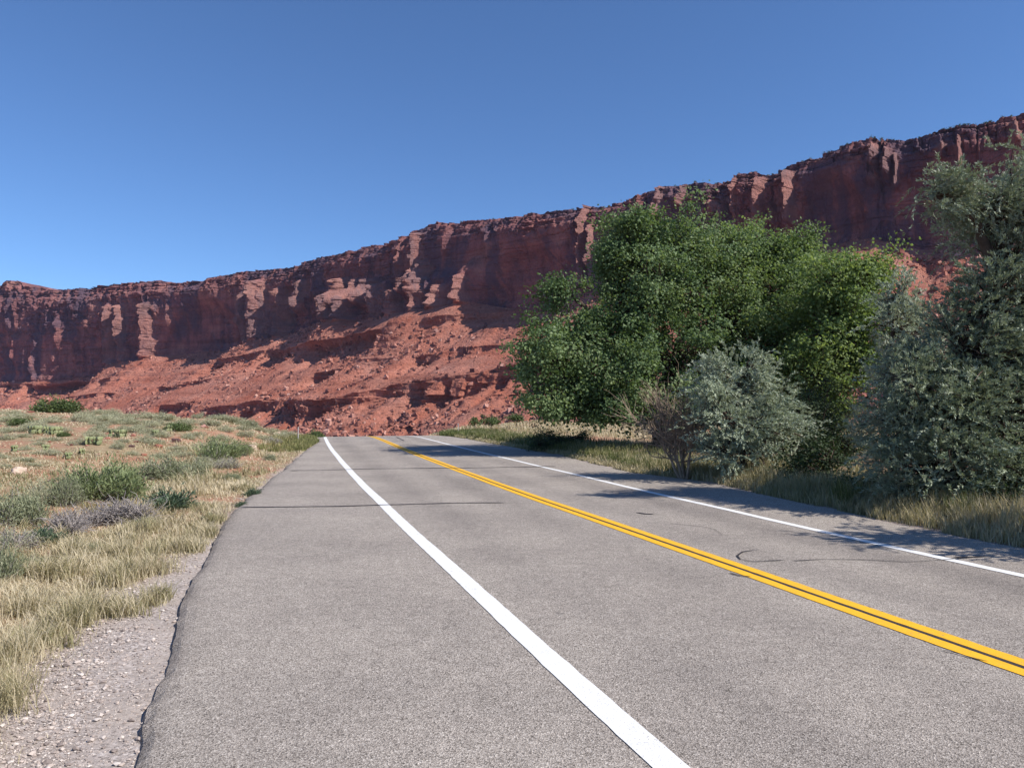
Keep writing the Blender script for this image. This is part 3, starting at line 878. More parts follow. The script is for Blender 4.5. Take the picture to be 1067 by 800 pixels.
def tree(name, label, cat, base, trunks, lobes, mat, kind='broad', tips=26, leaves=60, leaf=(0.12, 0.10), clump=0.42, trunk_r=0.22, bark=None, group=None, shell=0.55, sub=0.7):
    """trunks: list of world polylines from the base; lobes: (centre, radii)."""
    base = np.asarray(base, float)
    root = empty(name, tuple(base))
    tag(root, label, cat, group)
    tb = Tubes(7)
    nodes = []
    for k, poly in enumerate(trunks):
        poly = np.asarray(poly, float)
        seg = np.concatenate([[0], np.cumsum(np.linalg.norm(np.diff(poly, axis=0), axis=1))])
        u = np.linspace(0, seg[-1], 12)
        P = np.stack([np.interp(u, seg, poly[:, i]) for i in range(3)], -1)
        P[1:-1] += rng.normal(size=(10, 3)) * 0.05 * (seg[-1] / 5)
        rr = np.linspace(trunk_r, trunk_r * 0.35, 12) * (1.0 if k == 0 else 0.75)
        rr[0] *= 1.25
        tb.add(P - base, rr)
        nodes.append((P, rr))
    allP = np.concatenate([q[0] for q in nodes]); allR = np.concatenate([q[1] for q in nodes])
    Vs, Qs, var, n0 = [], [], [], 0
    for (c_, rd) in lobes:
        dd = np.linalg.norm(allP - c_, axis=1) + 0.6 * np.maximum(allP[:, 2] - c_[2], 0) * 2
        i = int(np.argmin(dd))
        limb = curve(allP[i], c_ , 0.12, 8, 0.05)
        lr = np.linspace(min(allR[i] * 0.7, 0.11), 0.025, 8)
        tb.add(limb - base, lr, 6)
        vol = float(np.prod(rd)) ** (1 / 3)
        nt_ = max(8 if kind == 'broad' else 26, int(tips * (vol ** 1.7)))
        nb_ = max(5, int(nt_ / 6))
        u_ = unit(nb_)[rng.integers(nb_, size=nt_)]
        rs_ = 0.5 + 0.5 * rng.random(nb_)
        u_ = unit(nb_); bi = rng.integers(nb_, size=nt_)
        u_ = u_[bi] * (rs_[bi])[:, None] + rng.normal(size=(nt_, 3)) * np.array([0.34, 0.34, 0.22])
        r_ = np.ones(nt_) * np.where(rng.random(nt_) < 0.14, 1.28, 1.0)
        tip = c_ + u_ * r_[:, None] * rd
        tip[:, 2] = np.maximum(tip[:, 2], base[2] + 0.15)
        lobe_var = rng.normal(0, 0.05); bv_ = rng.normal(0, 0.13, nb_)
        for tp, bvi in zip(tip, bi):
            j = rng.integers(3, 8)
            tw = curve(limb[j], tp, 0.12, 5, 0.0)
            tb.add(tw - base, np.linspace(0.022, 0.006, 5) * (1 + 0.4 * vol / 2), 4)
            cv = 0.5 + lobe_var + bv_[bvi] + rng.normal(0, 0.06)
            od = (tp - c_); od /= np.linalg.norm(od) + 1e-9
            if kind == 'broad':
                fac = od * 0.55 + np.array([0, 0, 0.7]) + rng.normal(0, 0.35, 3)
                n = int(leaves * (0.5 + rng.random()))
                cs = clump * (0.7 + 0.6 * rng.random())
                q = rng.normal(size=(n, 3)) * cs * np.array([0.62, 0.62, 0.42]) + tp
                dv = unit(n) + od * 0.5 + np.array([0, 0, -0.35]); dv /= np.linalg.norm(dv, axis=1)[:, None]
                V_, Q_ = leaf_cloud(q, dv, leaf[0] * (0.7 + 0.6 * rng.random(n)), leaf[1] * (0.7 + 0.6 * rng.random(n)), 0.15, fac)
                vr = cv + rng.normal(0, 0.13, n)
            else:                                   # shoots clad in narrow leaves
                ns = max(3, int(sub * 8))
                sd = unit(ns) * 0.5 + od * 0.75 + np.array([0, 0, 0.42]); sd /= np.linalg.norm(sd, axis=1)[:, None]
                sl_ = clump * (0.6 + 0.9 * rng.random(ns))
                so = tp + rng.normal(size=(ns, 3)) * clump * 0.35
                m_ = max(6, int(leaves / ns))
                tpos = rng.random((ns, m_))
                q = so[:, None] + sd[:, None] * (sl_[:, None] * tpos)[..., None] + np.array([0, 0, -0.42]) * ((tpos ** 2) * sl_[:, None])[..., None]
                dv = unit(ns * m_).reshape(ns, m_, 3) * 0.6 + sd[:, None] * 0.9 + np.array([0, 0, -0.15])
                dv /= np.linalg.norm(dv, axis=2)[..., None]
                n = ns * m_
                V_, Q_ = leaf_cloud(q.reshape(-1, 3), dv.reshape(-1, 3), leaf[0] * (0.7 + 0.6 * rng.random(n)), leaf[1] * (0.8 + 0.4 * rng.random(n)), 0.1, od * 0.5 + np.array([0, 0, 0.6]) + rng.normal(0, 0.3, 3))
                vr = cv + np.repeat(rng.normal(0, 0.10, ns), m_) + rng.normal(0, 0.10, n)
            Vs.append(V_ - base); Qs.append(Q_ + n0); n0 += len(V_)
            var.append(np.repeat(np.clip(vr, 0, 1), 4))
    tb.build("trunk", bark or M['bark'], root)
    mesh_np("crown", np.concatenate(Vs), np.concatenate(Qs), mat=mat, parent=root, attrs={"var": np.concatenate(var)})
    return root

def gz(X, Y):
    return float(terrain(X, Y))
def gbase(px, Y):
    X = (px - PW / 2) / FPX * Y
    return np.array([X, Y, gz(X, Y) - 0.05])

# cottonwoods
bA = gbase(690, 31)
tree("cottonwood_tree", "broad green cottonwood, shade painted into its leaves, with low sweeping limbs that overhang the road edge", "tree", bA,
     [[bA, at(685, 440, 31), at(660, 380, 31), at(650, 300, 31), at(652, 250, 31)],
      [at(685, 440, 31), at(640, 405, 30), at(595, 385, 29)],
      [at(675, 410, 31), at(628, 340, 30.5), at(600, 312, 30)],
      [at(680, 420, 31), at(715, 350, 32), at(725, 290, 32)]],
     lobes_px([(580, 372, 32, 34, 29, 1.3), (605, 405, 38, 28, 29, 1.5), (575, 405, 20, 24, 28.5, 0.9), (590, 425, 24, 14, 29, 0.9), (625, 428, 30, 12, 29.5, 1.1), (590, 303, 19, 18, 30, 0.8), (612, 345, 22, 26, 30, 1.0), (552, 375, 9, 18, 29, 0.6),
               (655, 330, 36, 46, 31, 1.9), (650, 250, 26, 28, 31, 1.3), (660, 236, 15, 13, 31, .7), (592, 345, 18, 20, 29.5, 0.9), (668, 268, 32, 34, 31.5, 1.5), (706, 262, 36, 34, 32, 1.6), (690, 310, 42, 42, 31, 2.0),
               (650, 418, 45, 22, 29.5, 1.6), (705, 375, 48, 44, 30.5, 2.1), (700, 428, 40, 16, 30, 1.5), (642, 380, 36, 34, 29.5, 1.6), (636, 285, 15, 30, 31, 1.0)]),
     M['cottonwood_shaded'], tips=46, leaves=72, leaf=(0.125, 0.105), clump=0.42, trunk_r=0.32)
bB = gbase(792, 33)
tree("cottonwood_tree", "tall mid green cottonwood behind the silver bush and the dead shrub", "tree", bB,
     [[bB, at(785, 430, 33), at(765, 350, 33), at(755, 280, 33)],
      [at(785, 420, 33), at(820, 340, 33.5), at(830, 270, 34)],
      [at(780, 400, 33), at(745, 340, 32.5)]],
     lobes_px([(742, 268, 34, 32, 33, 1.7), (780, 270, 38, 32, 34, 1.8), (822, 272, 28, 24, 34, 1.4), (836, 250, 12, 12, 34, 0.7), (800, 315, 46, 42, 33.5, 2.2), (755, 335, 48, 44, 32.5, 2.1),
               (845, 310, 40, 42, 34, 2.0), (790, 375, 52, 42, 32.5, 2.2), (845, 380, 42, 42, 33, 2.0), (750, 395, 40, 35, 32, 1.8), (810, 425, 45, 28, 32, 1.8)]),
     M['cottonwood'], tips=50, leaves=70, leaf=(0.125, 0.105), clump=0.42, trunk_r=0.30)
bC = gbase(838, 28)
tree("cottonwood_tree", "yellowish green cottonwood with a dark leaning trunk between silver bush and big grey olive", "tree", bC,
     [[bC, at(846, 462, 28), at(862, 446, 28), at(888, 428, 28.5), at(912, 412, 29), at(930, 380, 29)],
      [at(858, 448, 28), at(860, 400, 28.5), at(872, 330, 29)]],
     lobes_px([(885, 300, 34, 32, 29.5, 1.5), (910, 296, 22, 26, 29.5, 1.1), (896, 325, 30, 28, 29.2, 1.3), (866, 345, 36, 38, 29, 1.6), (858, 300, 30, 26, 29.5, 1.4), (905, 372, 28, 26, 28.6, 1.1), (862, 425, 30, 24, 28, 1.2), (900, 350, 32, 34, 29, 1.5), (880, 278, 20, 14, 29.5, 0.9), (850, 390, 30, 28, 28.5, 1.4), (890, 392, 28, 20, 29, 1.2)]),
     M['cottonwood_pale'], tips=46, leaves=60, leaf=(0.125, 0.10), clump=0.42, trunk_r=0.2)

# russian olives
b1 = gbase(775, 19.3)
tree("silver_olive_bush", "round silvery olive bush leaning over the verge beside the dead brown shrub", "bush", b1,
     [[b1, at(772, 450, 19.3), at(765, 410, 19.3)], [b1, at(745, 455, 19), at(735, 425, 19)], [b1, at(800, 455, 19.3), at(808, 430, 19.3)]],
     lobes_px([(766, 398, 22, 24, 19.3, 0.6), (795, 418, 27, 24, 19.5, 0.7), (757, 432, 20, 26, 18.8, 0.55), (774, 442, 32, 28, 18.8, 0.75), (812, 442, 18, 28, 19.3, 0.5), (757, 472, 16, 16, 18.6, 0.4), (788, 472, 28, 20, 18.9, 0.6), (742, 410, 10, 13, 19, 0.3), (755, 383, 10, 10, 19.2, 0.3), (780, 380, 10, 11, 19.3, 0.3)]),
     M['olive'], kind='shoot', tips=110, leaves=150, leaf=(0.085, 0.023), clump=0.38, trunk_r=0.09, shell=0.6)
b2 = gbase(925, 23)
tree("olive_tree", "smaller pale olive tree rising between yellowish cottonwood and the big grey olive", "tree", b2,
     [[b2, at(922, 430, 23), at(928, 360, 23), at(936, 315, 23)]],
     lobes_px([(936, 306, 18, 16, 23, 0.6), (948, 318, 14, 20, 23, 0.5), (926, 334, 20, 20, 23, 0.7), (946, 348, 26, 24, 23, 0.9), (935, 385, 26, 28, 23, 0.9), (968, 340, 12, 22, 23, .5)]),
     M['olive'], kind='shoot', tips=95, leaves=110, leaf=(0.085, 0.028), clump=0.32, trunk_r=0.12)
b3 = gbase(1020, 14)
tree("olive_tree", "big grey olive tree with one bough reaching out toward the cliff", "tree", b3,
     [[b3, at(1024, 470, 14), at(1018, 380, 14), at(1035, 290, 14), at(1050, 220, 14)],
      [at(1035, 285, 14), at(1020, 235, 13.8), at(1000, 210, 13.7), at(972, 203, 13.6)],
      [at(1022, 440, 14), at(970, 420, 13.7), at(950, 395, 13.5)],
      [at(1022, 420, 14), at(1075, 360, 14), at(1110, 300, 14)]],
     lobes_px([(1050, 225, 34, 34, 14, 0.75), (1082, 188, 34, 28, 14, 0.7), (1030, 208, 24, 15, 13.9, 0.4), (1000, 200, 18, 10, 13.7, 0.3), (972, 202, 18, 8, 13.6, 0.22), (1052, 272, 30, 36, 14, 0.75), (1026, 318, 28, 38, 13.8, 0.75), (1065, 330, 42, 44, 14, 0.9),
               (998, 362, 34, 36, 13.7, 0.8), (968, 375, 18, 18, 13.6, 0.45), (1030, 390, 46, 42, 13.6, 0.9), (966, 415, 32, 38, 13.6, 0.75), (942, 392, 14, 18, 13.6, 0.4), (940, 430, 16, 28, 13.6, 0.5), (952, 465, 28, 34, 13.5, 0.6), (955, 500, 28, 24, 13.4, 0.5), (1000, 440, 44, 40, 13.4, 0.9), (1060, 430, 46, 46, 13.5, 0.9),
               (985, 490, 42, 30, 13.2, 0.8), (1045, 490, 46, 32, 13.2, 0.8), (1110, 260, 45, 60, 14, 0.9), (1120, 380, 50, 70, 14, 1.0), (1120, 480, 45, 50, 13.6, 0.9), (1150, 210, 40, 50, 14.2, 0.9)]),
     M['olive_dark'], kind='shoot', tips=170, leaves=170, leaf=(0.07, 0.019), clump=0.38, trunk_r=0.15, shell=0.5)

b4 = np.array([9.6, 9.0, gz(9.6, 9.0) - 0.05])
tree("olive_tree", "grey olive tree standing past the big one, mostly beyond the frame edge", "tree", b4,
     [[b4, b4 + [0.1, 0, 1.6], b4 + [-0.3, 0.1, 3.0], b4 + [-0.4, 0.2, 4.2]], [b4 + [0, 0, 1.0], b4 + [0.8, 0.3, 2.6]]],
     [(b4 + np.array(q[:3]), np.array(q[3:])) for q in ((-0.9, 0, 2.2, .8, .8, .6), (-0.6, 0.2, 3.4, .9, .8, .7), (0.3, 0, 4.4, .9, .9, .7), (0.9, 0, 3.0, .9, .9, .8), (0.2, -0.3, 1.6, 1.0, .9, .8), (-0.9, -0.3, 1.3, .6, .6, .5))],
     M['olive_dark'], kind='shoot', tips=90, leaves=110, leaf=(0.08, 0.027), clump=0.27, trunk_r=0.12, shell=0.5)

# understory
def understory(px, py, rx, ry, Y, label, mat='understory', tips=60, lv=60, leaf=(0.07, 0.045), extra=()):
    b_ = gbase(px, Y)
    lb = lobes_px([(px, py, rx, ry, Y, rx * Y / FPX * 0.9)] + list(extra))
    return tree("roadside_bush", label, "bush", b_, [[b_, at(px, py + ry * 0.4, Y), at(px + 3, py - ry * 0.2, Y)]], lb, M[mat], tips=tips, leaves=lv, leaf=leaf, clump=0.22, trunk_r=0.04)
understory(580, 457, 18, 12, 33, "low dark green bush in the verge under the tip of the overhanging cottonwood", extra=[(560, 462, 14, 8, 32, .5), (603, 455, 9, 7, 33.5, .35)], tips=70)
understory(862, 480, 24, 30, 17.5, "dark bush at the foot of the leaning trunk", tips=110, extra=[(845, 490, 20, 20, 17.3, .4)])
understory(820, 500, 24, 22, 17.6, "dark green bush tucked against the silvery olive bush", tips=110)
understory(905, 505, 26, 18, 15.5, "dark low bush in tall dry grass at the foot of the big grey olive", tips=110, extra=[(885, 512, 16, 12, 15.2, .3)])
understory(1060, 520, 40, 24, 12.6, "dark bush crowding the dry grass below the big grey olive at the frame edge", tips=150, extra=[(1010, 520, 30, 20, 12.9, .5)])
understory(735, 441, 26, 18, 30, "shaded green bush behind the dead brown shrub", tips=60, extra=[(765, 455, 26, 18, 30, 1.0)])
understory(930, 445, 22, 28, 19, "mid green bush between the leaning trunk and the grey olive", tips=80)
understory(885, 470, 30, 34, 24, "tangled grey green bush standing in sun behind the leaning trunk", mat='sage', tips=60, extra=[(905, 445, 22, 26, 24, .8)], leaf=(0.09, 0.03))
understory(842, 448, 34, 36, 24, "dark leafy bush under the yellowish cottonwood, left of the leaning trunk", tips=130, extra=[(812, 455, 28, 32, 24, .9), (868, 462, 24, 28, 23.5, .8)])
for px, py, rx, ry, Y, lab in ((512, 438, 9, 4, 62, "small green bush in the yellow field beyond the road, near the marker post"), (538, 436, 8, 4, 63, "small rounded green bush in the yellow field, between marker post and cottonwood tip"), (495, 439, 6, 3, 61, "tiny green bush close to the marker post in the field")):
    understory(px, py, rx, ry, Y, lab, tips=90, lv=40, leaf=(0.12, 0.08), mat='juniper')

# dead shrub: bare branches
def dead_shrub(px, pyb, Y, H, label):
    b_ = gbase(px, Y)
    root = empty("dead_shrub", tuple(b_)); tag(root, label, "shrub")
    tb, tw = Tubes(5), Tubes(3)
    def grow(p, dv, L, r, lvl):
        q = p + dv * L
        c_ = curve(p, q, 0.10, 5)
        (tb if lvl < 2 else tw).add(c_, np.linspace(r, r * 0.55, 5), 5 if lvl < 2 else 3)
        if lvl >= 3: return
        for _ in range(rng.integers(3, 6) if lvl else 9):
            k = rng.uniform(0.35, 1.0)
            i = min(4, int(k * 4.99))
            nd = dv + rng.normal(size=3) * 0.46 + np.array([-0.07, -0.05, 0.10]); nd /= np.linalg.norm(nd)
            grow(c_[i], nd, L * rng.uniform(0.5, 0.85), r * 0.5, lvl + 1)
    for a_ in (-0.34, -0.22, -0.1, 0.0, 0.1, 0.2):
        dv = np.array([a_ - 0.08, rng.normal(0, 0.25), 0.95]); dv /= np.linalg.norm(dv)
        grow(np.array([a_ * 0.25, rng.normal(0, 0.1), 0.0]), dv, H * 0.40, 0.045, 0)
    tb.build("branch", M['dead_wood'], root)
    tw.build("twig", M['dead_wood'], root)
    return root
dead_shrub(712, 496, 19.8, 2.8, "bare dead brown shrub of tangled branches beside the silvery olive bush")

# ------------------------------------------------------------------ desert shrubs on the left
def shrub_proto(mat, n_st, lv, leaf, upright, seed, stem_mat='grey_twig'):
    """Dome about 1 m across and 0.6 high: stems plus foliage meshes."""
    fo, st_ = [], Tubes(3)
    Vs, Qs, var, n0 = [], [], [], 0
    cents = [(0, 0, 1.0)] + [(rng.uniform(-0.30, 0.30), rng.uniform(-0.30, 0.30), rng.uniform(0.5, 0.85)) for _ in range(4)]
    for _ in range(n_st):
        cdx, cdy, cs_ = cents[rng.integers(len(cents))]
        az = rng.random() * 6.28
        el = rng.uniform(0.25, 1.45)
        dv = np.array([math.cos(az) * math.cos(el), math.sin(az) * math.cos(el), math.sin(el)])
        L = rng.uniform(0.30, 0.62) * (1.0 - 0.12 * math.sin(el)) * cs_
        c0 = np.array([cdx, cdy, 0])
        if lv < 10:       # dead brush: tangled twigs, not a fan
            p0 = c0 + dv * L * rng.uniform(0, 0.7)
            d2 = unit(1)[0] * 0.8 + dv * 0.6
            P = curve(p0, p0 + d2 * rng.uniform(0.12, 0.34), 0.25, 5, 0.05)
            P[:, 2] = np.maximum(P[:, 2], 0.01)
        else:
            P = curve(c0 + np.array([0.06 * math.cos(az), 0.06 * math.sin(az), 0]), c0 + dv * L, 0.16, 5, 0.08)
        st_.add(P, np.linspace(0.008, 0.003, 5), 3)
        if lv:
            tpos = rng.uniform(0.45, 1.08, lv)
            q = P[0] + (P[-1] - P[0]) * tpos[:, None] + rng.normal(size=(lv, 3)) * 0.06
            dd = unit(lv) * (1 - upright) + dv * upright + np.array([0, 0, 0.3]); dd /= np.linalg.norm(dd, axis=1)[:, None]
            V_, Q_ = leaf_cloud(q, dd, leaf[0] * (0.7 + 0.6 * rng.random(lv)), leaf[1] * (0.7 + 0.6 * rng.random(lv)))
            V_[:, 2] = np.maximum(V_[:, 2], 0.0)
            Vs.append(V_); Qs.append(Q_ + n0); n0 += len(V_)
            var.append(np.repeat(np.clip(0.5 + rng.normal(0, 0.12) + rng.normal(0, 0.15, lv), 0, 1), 4))
    stem = st_.build("stem", M[stem_mat], None)
    fol = mesh_np("foliage", np.concatenate(Vs), np.concatenate(Qs), mat=M[mat], attrs={"var": np.concatenate(var)}) if lv else None
    sm, fm = stem.data, (fol.data if fol else None)
    bpy.data.objects.remove(stem)
    if fol: bpy.data.objects.remove(fol)
    return sm, fm

PROTO = {
    'sage': [shrub_proto('sage', 70, 34, (0.085, 0.016), 0.5, i) for i in range(3)],
    'green': [shrub_proto('rabbitbrush', 120, 46, (0.07, 0.014), 0.5, i) for i in range(2)],
    'grey': [shrub_proto('grey_sage', 120, 44, (0.065, 0.014), 0.4, i) for i in range(2)],
    'weed': [shrub_proto('weed', 80, 30, (0.10, 0.03), 0.6, i) for i in range(2)],
    'juniper': [shrub_proto('juniper', 90, 60, (0.07, 0.03), 0.3, 1)],
    'twig': [shrub_proto('sage', 900, 0, (0.1, 0.1), 0.3, 1)],
    'twigd': [shrub_proto('sage', 420, 5, (0.06, 0.012), 0.3, 1)],
}
SHRUBS = []
def place_shrub(kind, px, py, wpx, hpx, label, name, cat="shrub", group=None):
    g = ground_hit(px, py)
    k = g[1] / FPX
    sm, fm = PROTO[kind][rng.integers(len(PROTO[kind]))]
    root = empty(name, (g[0], g[1], g[2] - 0.02))
    tag(root, label, cat, group)
    sx, sz = 1.15 * wpx * k / 1.05, 1.08 * hpx * k / 0.58
    SHRUBS.append((g[0], g[1], 0.42 * wpx * k))
    rz = rng.random() * 6.28
    for nm, me in (("stem", sm), ("foliage", fm)):
        if me is None: continue
        o = bpy.data.objects.new(nm, me)
        COL.objects.link(o)
        o.parent = root
    root.scale = (sx, sx * 0.9, sz)
    root.rotation_euler = (0, 0, rz)
    return root
G = "shrubs on the desert flat"
for q in ((150, 548, 26, 10, "low grey-green weed in the grass below the grey dead brush"), (95, 575, 30, 12, "low weed in the middle of the near grass, below the dark bluish weed"), (200, 528, 24, 9, "small weed between the dark weedy clump and the road"), (30, 590, 34, 15, "grey weed in the near grass beside the cut-off border shrub"), (240, 500, 20, 9, "small weed in yellow grass under the line of dead brush"), (282, 480, 18, 8, "small green weed on the road bank under the marker post"), (160, 515, 24, 12, "grey-green weed at the right end of the largest green shrub")):
    place_shrub('grey', *q, "weed_clump", "weed", group="low weeds in the verge grass")
place_shrub('green', 98, 521, 82, 44, "largest yellow-green shrub, behind the grey dead brush", "desert_shrub", group=G)
place_shrub('green', 128, 505, 42, 24, "yellow-green shrub joined to the right flank of the largest green shrub", "desert_shrub", group=G)
place_shrub('green', 222, 480, 54, 25, "bright green shrub close to the road, above the yellow grass", "desert_shrub", group=G)
place_shrub('grey', 174, 500, 54, 28, "grey-green shrub between the largest green shrub and the bright one near the road", "desert_shrub", group=G)
place_shrub('grey', 202, 496, 34, 22, "paler grey-green shrub just below the bright green one near the road", "desert_shrub", group=G)
place_shrub('green', 248, 474, 30, 16, "olive green shrub hugging the road side of the bright green shrub", "desert_shrub", group=G)
place_shrub('grey', 12, 545, 52, 42, "grey-green shrub at the picture's left border, left of the dead brush", "desert_shrub", group=G)
place_shrub('grey', 70, 528, 34, 40, "grey-green shrub leaning on the left flank of the largest green shrub", "desert_shrub", group=G)
place_shrub('grey', -2, 605, 46, 50, "grey-green shrub cut by the frame edge, above the near grass clumps", "desert_shrub", group=G)
place_shrub('sage', 40, 525, 32, 26, "straw coloured shrub between two grey-green ones on the left", "desert_shrub", group=G)
place_shrub('weed', 178, 531, 56, 22, "dark green weedy clump right of the grey dead brush", "weed_clump", "weed", group=G)
place_shrub('weed', 42, 566, 40, 18, "dark bluish weed clump at the foot of the dead brush", "weed_clump", "weed", group=G)
place_shrub('weed', 218, 543, 18, 9, "small dark weed on the yellow grass beside the road edge", "weed_clump", "weed", group=G)
place_shrub('weed', 262, 517, 17, 10, "small dark green weed touching the asphalt edge", "weed_clump", "weed", group=G)
place_shrub('weed', 252, 528, 14, 7, "tiny dark weed just below the one touching the asphalt", "weed_clump", "weed", group=G)
place_shrub('twig', 120, 545, 76, 30, "large tangle of silvery dead brush in front of the largest green shrub", "dead_brush", "brush", group="dead grey brush")
place_shrub('twig', 66, 556, 60, 28, "darker tangle of dead brush left of the silvery one", "dead_brush", "brush", group="dead grey brush")
place_shrub('twigd', 15, 573, 50, 26, "low dead brush at the left border under the grey-green shrub", "dead_brush", "brush", group="dead grey brush")
place_shrub('twigd', 232, 487, 34, 12, "thin line of dead brush under the bright green shrub", "dead_brush", "brush", group="dead grey brush")
place_shrub('twigd', 288, 462, 24, 8, "small grey dead brush on the bank near the marker post", "dead_brush", "brush", group="dead grey brush")
place_shrub('juniper', 60, 430, 40, 17, "dark rounded juniper bush alone on the brow of the flat", "juniper_bush", "bush")
for q in ((20, 443, 24, 9, "low dark shrub on the flat below and left of the juniper"), (186, 449, 28, 10, "low dark shrub midway along the brow of the flat"), (66, 455, 11, 6, "small dark shrub beside the biggest cactus patch"), (263, 437, 22, 12, "green shrub on the brow above the marker post bank"), (328, 446, 16, 9, "small green shrub behind the marker post by the crest")):
    place_shrub('juniper' if q[1] != 437 else 'grey', *q[:4], q[4], "desert_shrub", group=G)
ii = 0
sg = [(8, 436), (30, 433), (48, 437), (80, 436), (92, 432), (104, 441), (118, 434), (132, 439), (146, 433), (158, 442), (172, 435), (196, 438), (208, 433), (222, 441), (236, 436), (250, 445), (244, 437), (270, 443), (282, 440), (140, 471), (275, 455), (296, 450), (200, 455), (165, 452), (228, 456), (8, 447), (112, 447), (36, 446), (185, 466), (150, 458)]
for _ in range(62):
    q = (rng.uniform(-40, 300), 428 + 26 * rng.random() ** 1.6)
    if q[0] > 255 and q[1] < 440: q = (q[0] - 180, q[1])
    if not (22 < q[0] < 98 and q[1] < 432): sg.append(q)
for _ in range(30):
    sg.append((rng.uniform(-30, 235), rng.uniform(446, 486)))
for px, py in sg:
    ii += 1
    place_shrub('sage', px, py + 3, rng.uniform(14, 30), rng.uniform(5, 9), "low pale sagebrush, one of many alike scattered over the flat toward its brow", "sagebrush", group="pale sagebrush on the flat")

# prickly pears
def pad_mesh(n):
    V, Q, n0, var = [], [], 0, []
    def ell(c_, a_, tilt, rx, rz):
        nonlocal n0
        u = np.linspace(0, 2 * np.pi, 11)[:-1]; v = np.linspace(0.05, np.pi - 0.05, 6)
        uu, vv = np.meshgrid(u, v)
        x = rx * np.sin(vv) * np.cos(uu); y = 0.022 * np.sin(vv) * np.sin(uu); z = rz * np.cos(vv) + rz
        x, z = x * math.cos(tilt) + z * math.sin(tilt), -x * math.sin(tilt) + z * math.cos(tilt)
        X = x * math.cos(a_) - y * math.sin(a_) + c_[0]; Y = x * math.sin(a_) + y * math.cos(a_) + c_[1]
        V.append(np.stack([X, Y, z + c_[2]], -1).reshape(-1, 3))
        i = np.arange(5)[:, None] * 10 + np.arange(10); j = np.arange(5)[:, None] * 10 + (np.arange(10) + 1) % 10
        Q.append(np.stack([i, i + 10, j + 10, j], -1).reshape(-1, 4) + n0); n0 += 60
        var.append(np.full(60, rng.random()))
        return np.array([2 * rz * math.sin(tilt) * math.cos(a_), 2 * rz * math.sin(tilt) * math.sin(a_), 2 * rz * math.cos(tilt)]) * 0.9 + c_
    for _ in range(n):
        p0 = np.array([rng.uniform(-1, 1) * 0.022 * n, rng.uniform(-1, 1) * 0.014 * n, -0.02])
        top = ell(p0, rng.random() * 6.28, rng.normal(0, 0.25), 0.10, 0.13)
        for _ in range(rng.integers(1, 3)):
            ell(top, rng.random() * 6.28, rng.normal(0, 0.5), 0.09, 0.11)
    o = mesh_np("prickly_pear", np.concatenate(V), np.concatenate(Q), mat=M['cactus'], smooth=True, attrs={"var": np.concatenate(var)})
    me = o.data; bpy.data.objects.remove(o)
    return me
pads = [pad_mesh(14), pad_mesh(7)]
for px, py, big, lab in ((56, 453, 0, "widest patch of pale prickly pear cactus, left of the brow's middle"), (50, 470, 1, "small prickly pear above and right of the pale boulder"), (86, 474, 1, "prickly pear just above the largest green shrub"), (97, 463, 0, "prickly pear patch in the middle of the red bare ground"), (124, 456, 0, "prickly pear patch nearest the low dark shrub on the brow"), (69, 479, 1, "low prickly pear behind the largest green shrub"), (13, 471, 1, "prickly pear next to the left border, above the pale boulder"), (176, 450, 1, "prickly pear beside the low dark shrub on the brow"), (38, 452, 0, "prickly pear joined to the left end of the widest patch"), (160, 455, 1, "prickly pear amid pale sagebrush above the dark rock")):
    g = ground_hit(px, py)
    o = bpy.data.objects.new("prickly_pear", pads[big]); COL.objects.link(o)
    o.location = tuple(g); o.rotation_euler = (0, 0, rng.random() * 6.28)
    sc_ = g[1] / FPX * (19 if big == 0 else 10) / (0.85 if big == 0 else 0.55)
    o.scale = (sc_ * 1.1, sc_ * 1.1, sc_ * 0.9)
    tag(o, lab, "cactus", "prickly pears on the red flat")

# single rocks
import bmesh
def rock(name, px, py, wpx, hpx, mat, label, seed, group=None):
    g = ground_hit(px, py)
    k = g[1] / FPX
    bm = bmesh.new()
    bmesh.ops.create_icosphere(bm, subdivisions=3, radius=1.0)
    for v in bm.verts:
        c_ = np.array(v.co)
        q = np.sign(c_) * np.abs(c_) ** 0.62
        f_ = 1 + 0.28 * float(fbm(c_[0] * 1.3 + seed, c_[1] * 1.3, c_[2] * 1.3, 3, seed)) + 0.10 * float(cells(np.array([c_[0] * 2.2 + seed]), np.array([c_[2] * 2.2 + c_[1]]), seed)[0])
        v.co = Vector(q / max(1, np.linalg.norm(q) * 0.82) * f_)
    me = bpy.data.meshes.new(name); bm.to_mesh(me); bm.free()
    me.materials.append(mat)
    o = bpy.data.objects.new(name, me); COL.objects.link(o)
    o.location = (g[0], g[1], g[2] + hpx * k * 0.28)
    o.scale = (wpx * k / 2, wpx * k / 2 * 0.8, hpx * k / 2)
    o.rotation_euler = (0.1, 0.05, seed * 1.3)
    tag(o, label, "rock", group)
rock("boulder", 20, 494, 14, 9, M['pale_rock'], "pale cream boulder lying alone on the red flat", 3)
rock("rock", 183, 461, 10, 6, M['dark_rock'], "dark rock on bare red ground below the brow", 5, "loose rocks on the flat")
rock("rock", 165, 466, 9, 4, M['red_rock'], "flat red rock just left of the dark rock", 6, "loose rocks on the flat")
rock("rock", 263, 468, 8, 6, M['pale_rock'], "small pale rock beside the olive green shrub near the road", 7, "loose rocks on the flat")
rock("rock", 288, 447, 9, 5, M['pale_rock'], "pale rock on the bank above the marker post", 8, "loose rocks on the flat")
rock("rock", 150, 475, 7, 3, M['red_rock'], "small red rock behind the grey-green shrub", 9, "loose rocks on the flat")
rock("rock", 137, 466, 6, 3, M['dark_rock'], "small dark rock on red ground between cactus patches", 10, "loose rocks on the flat")

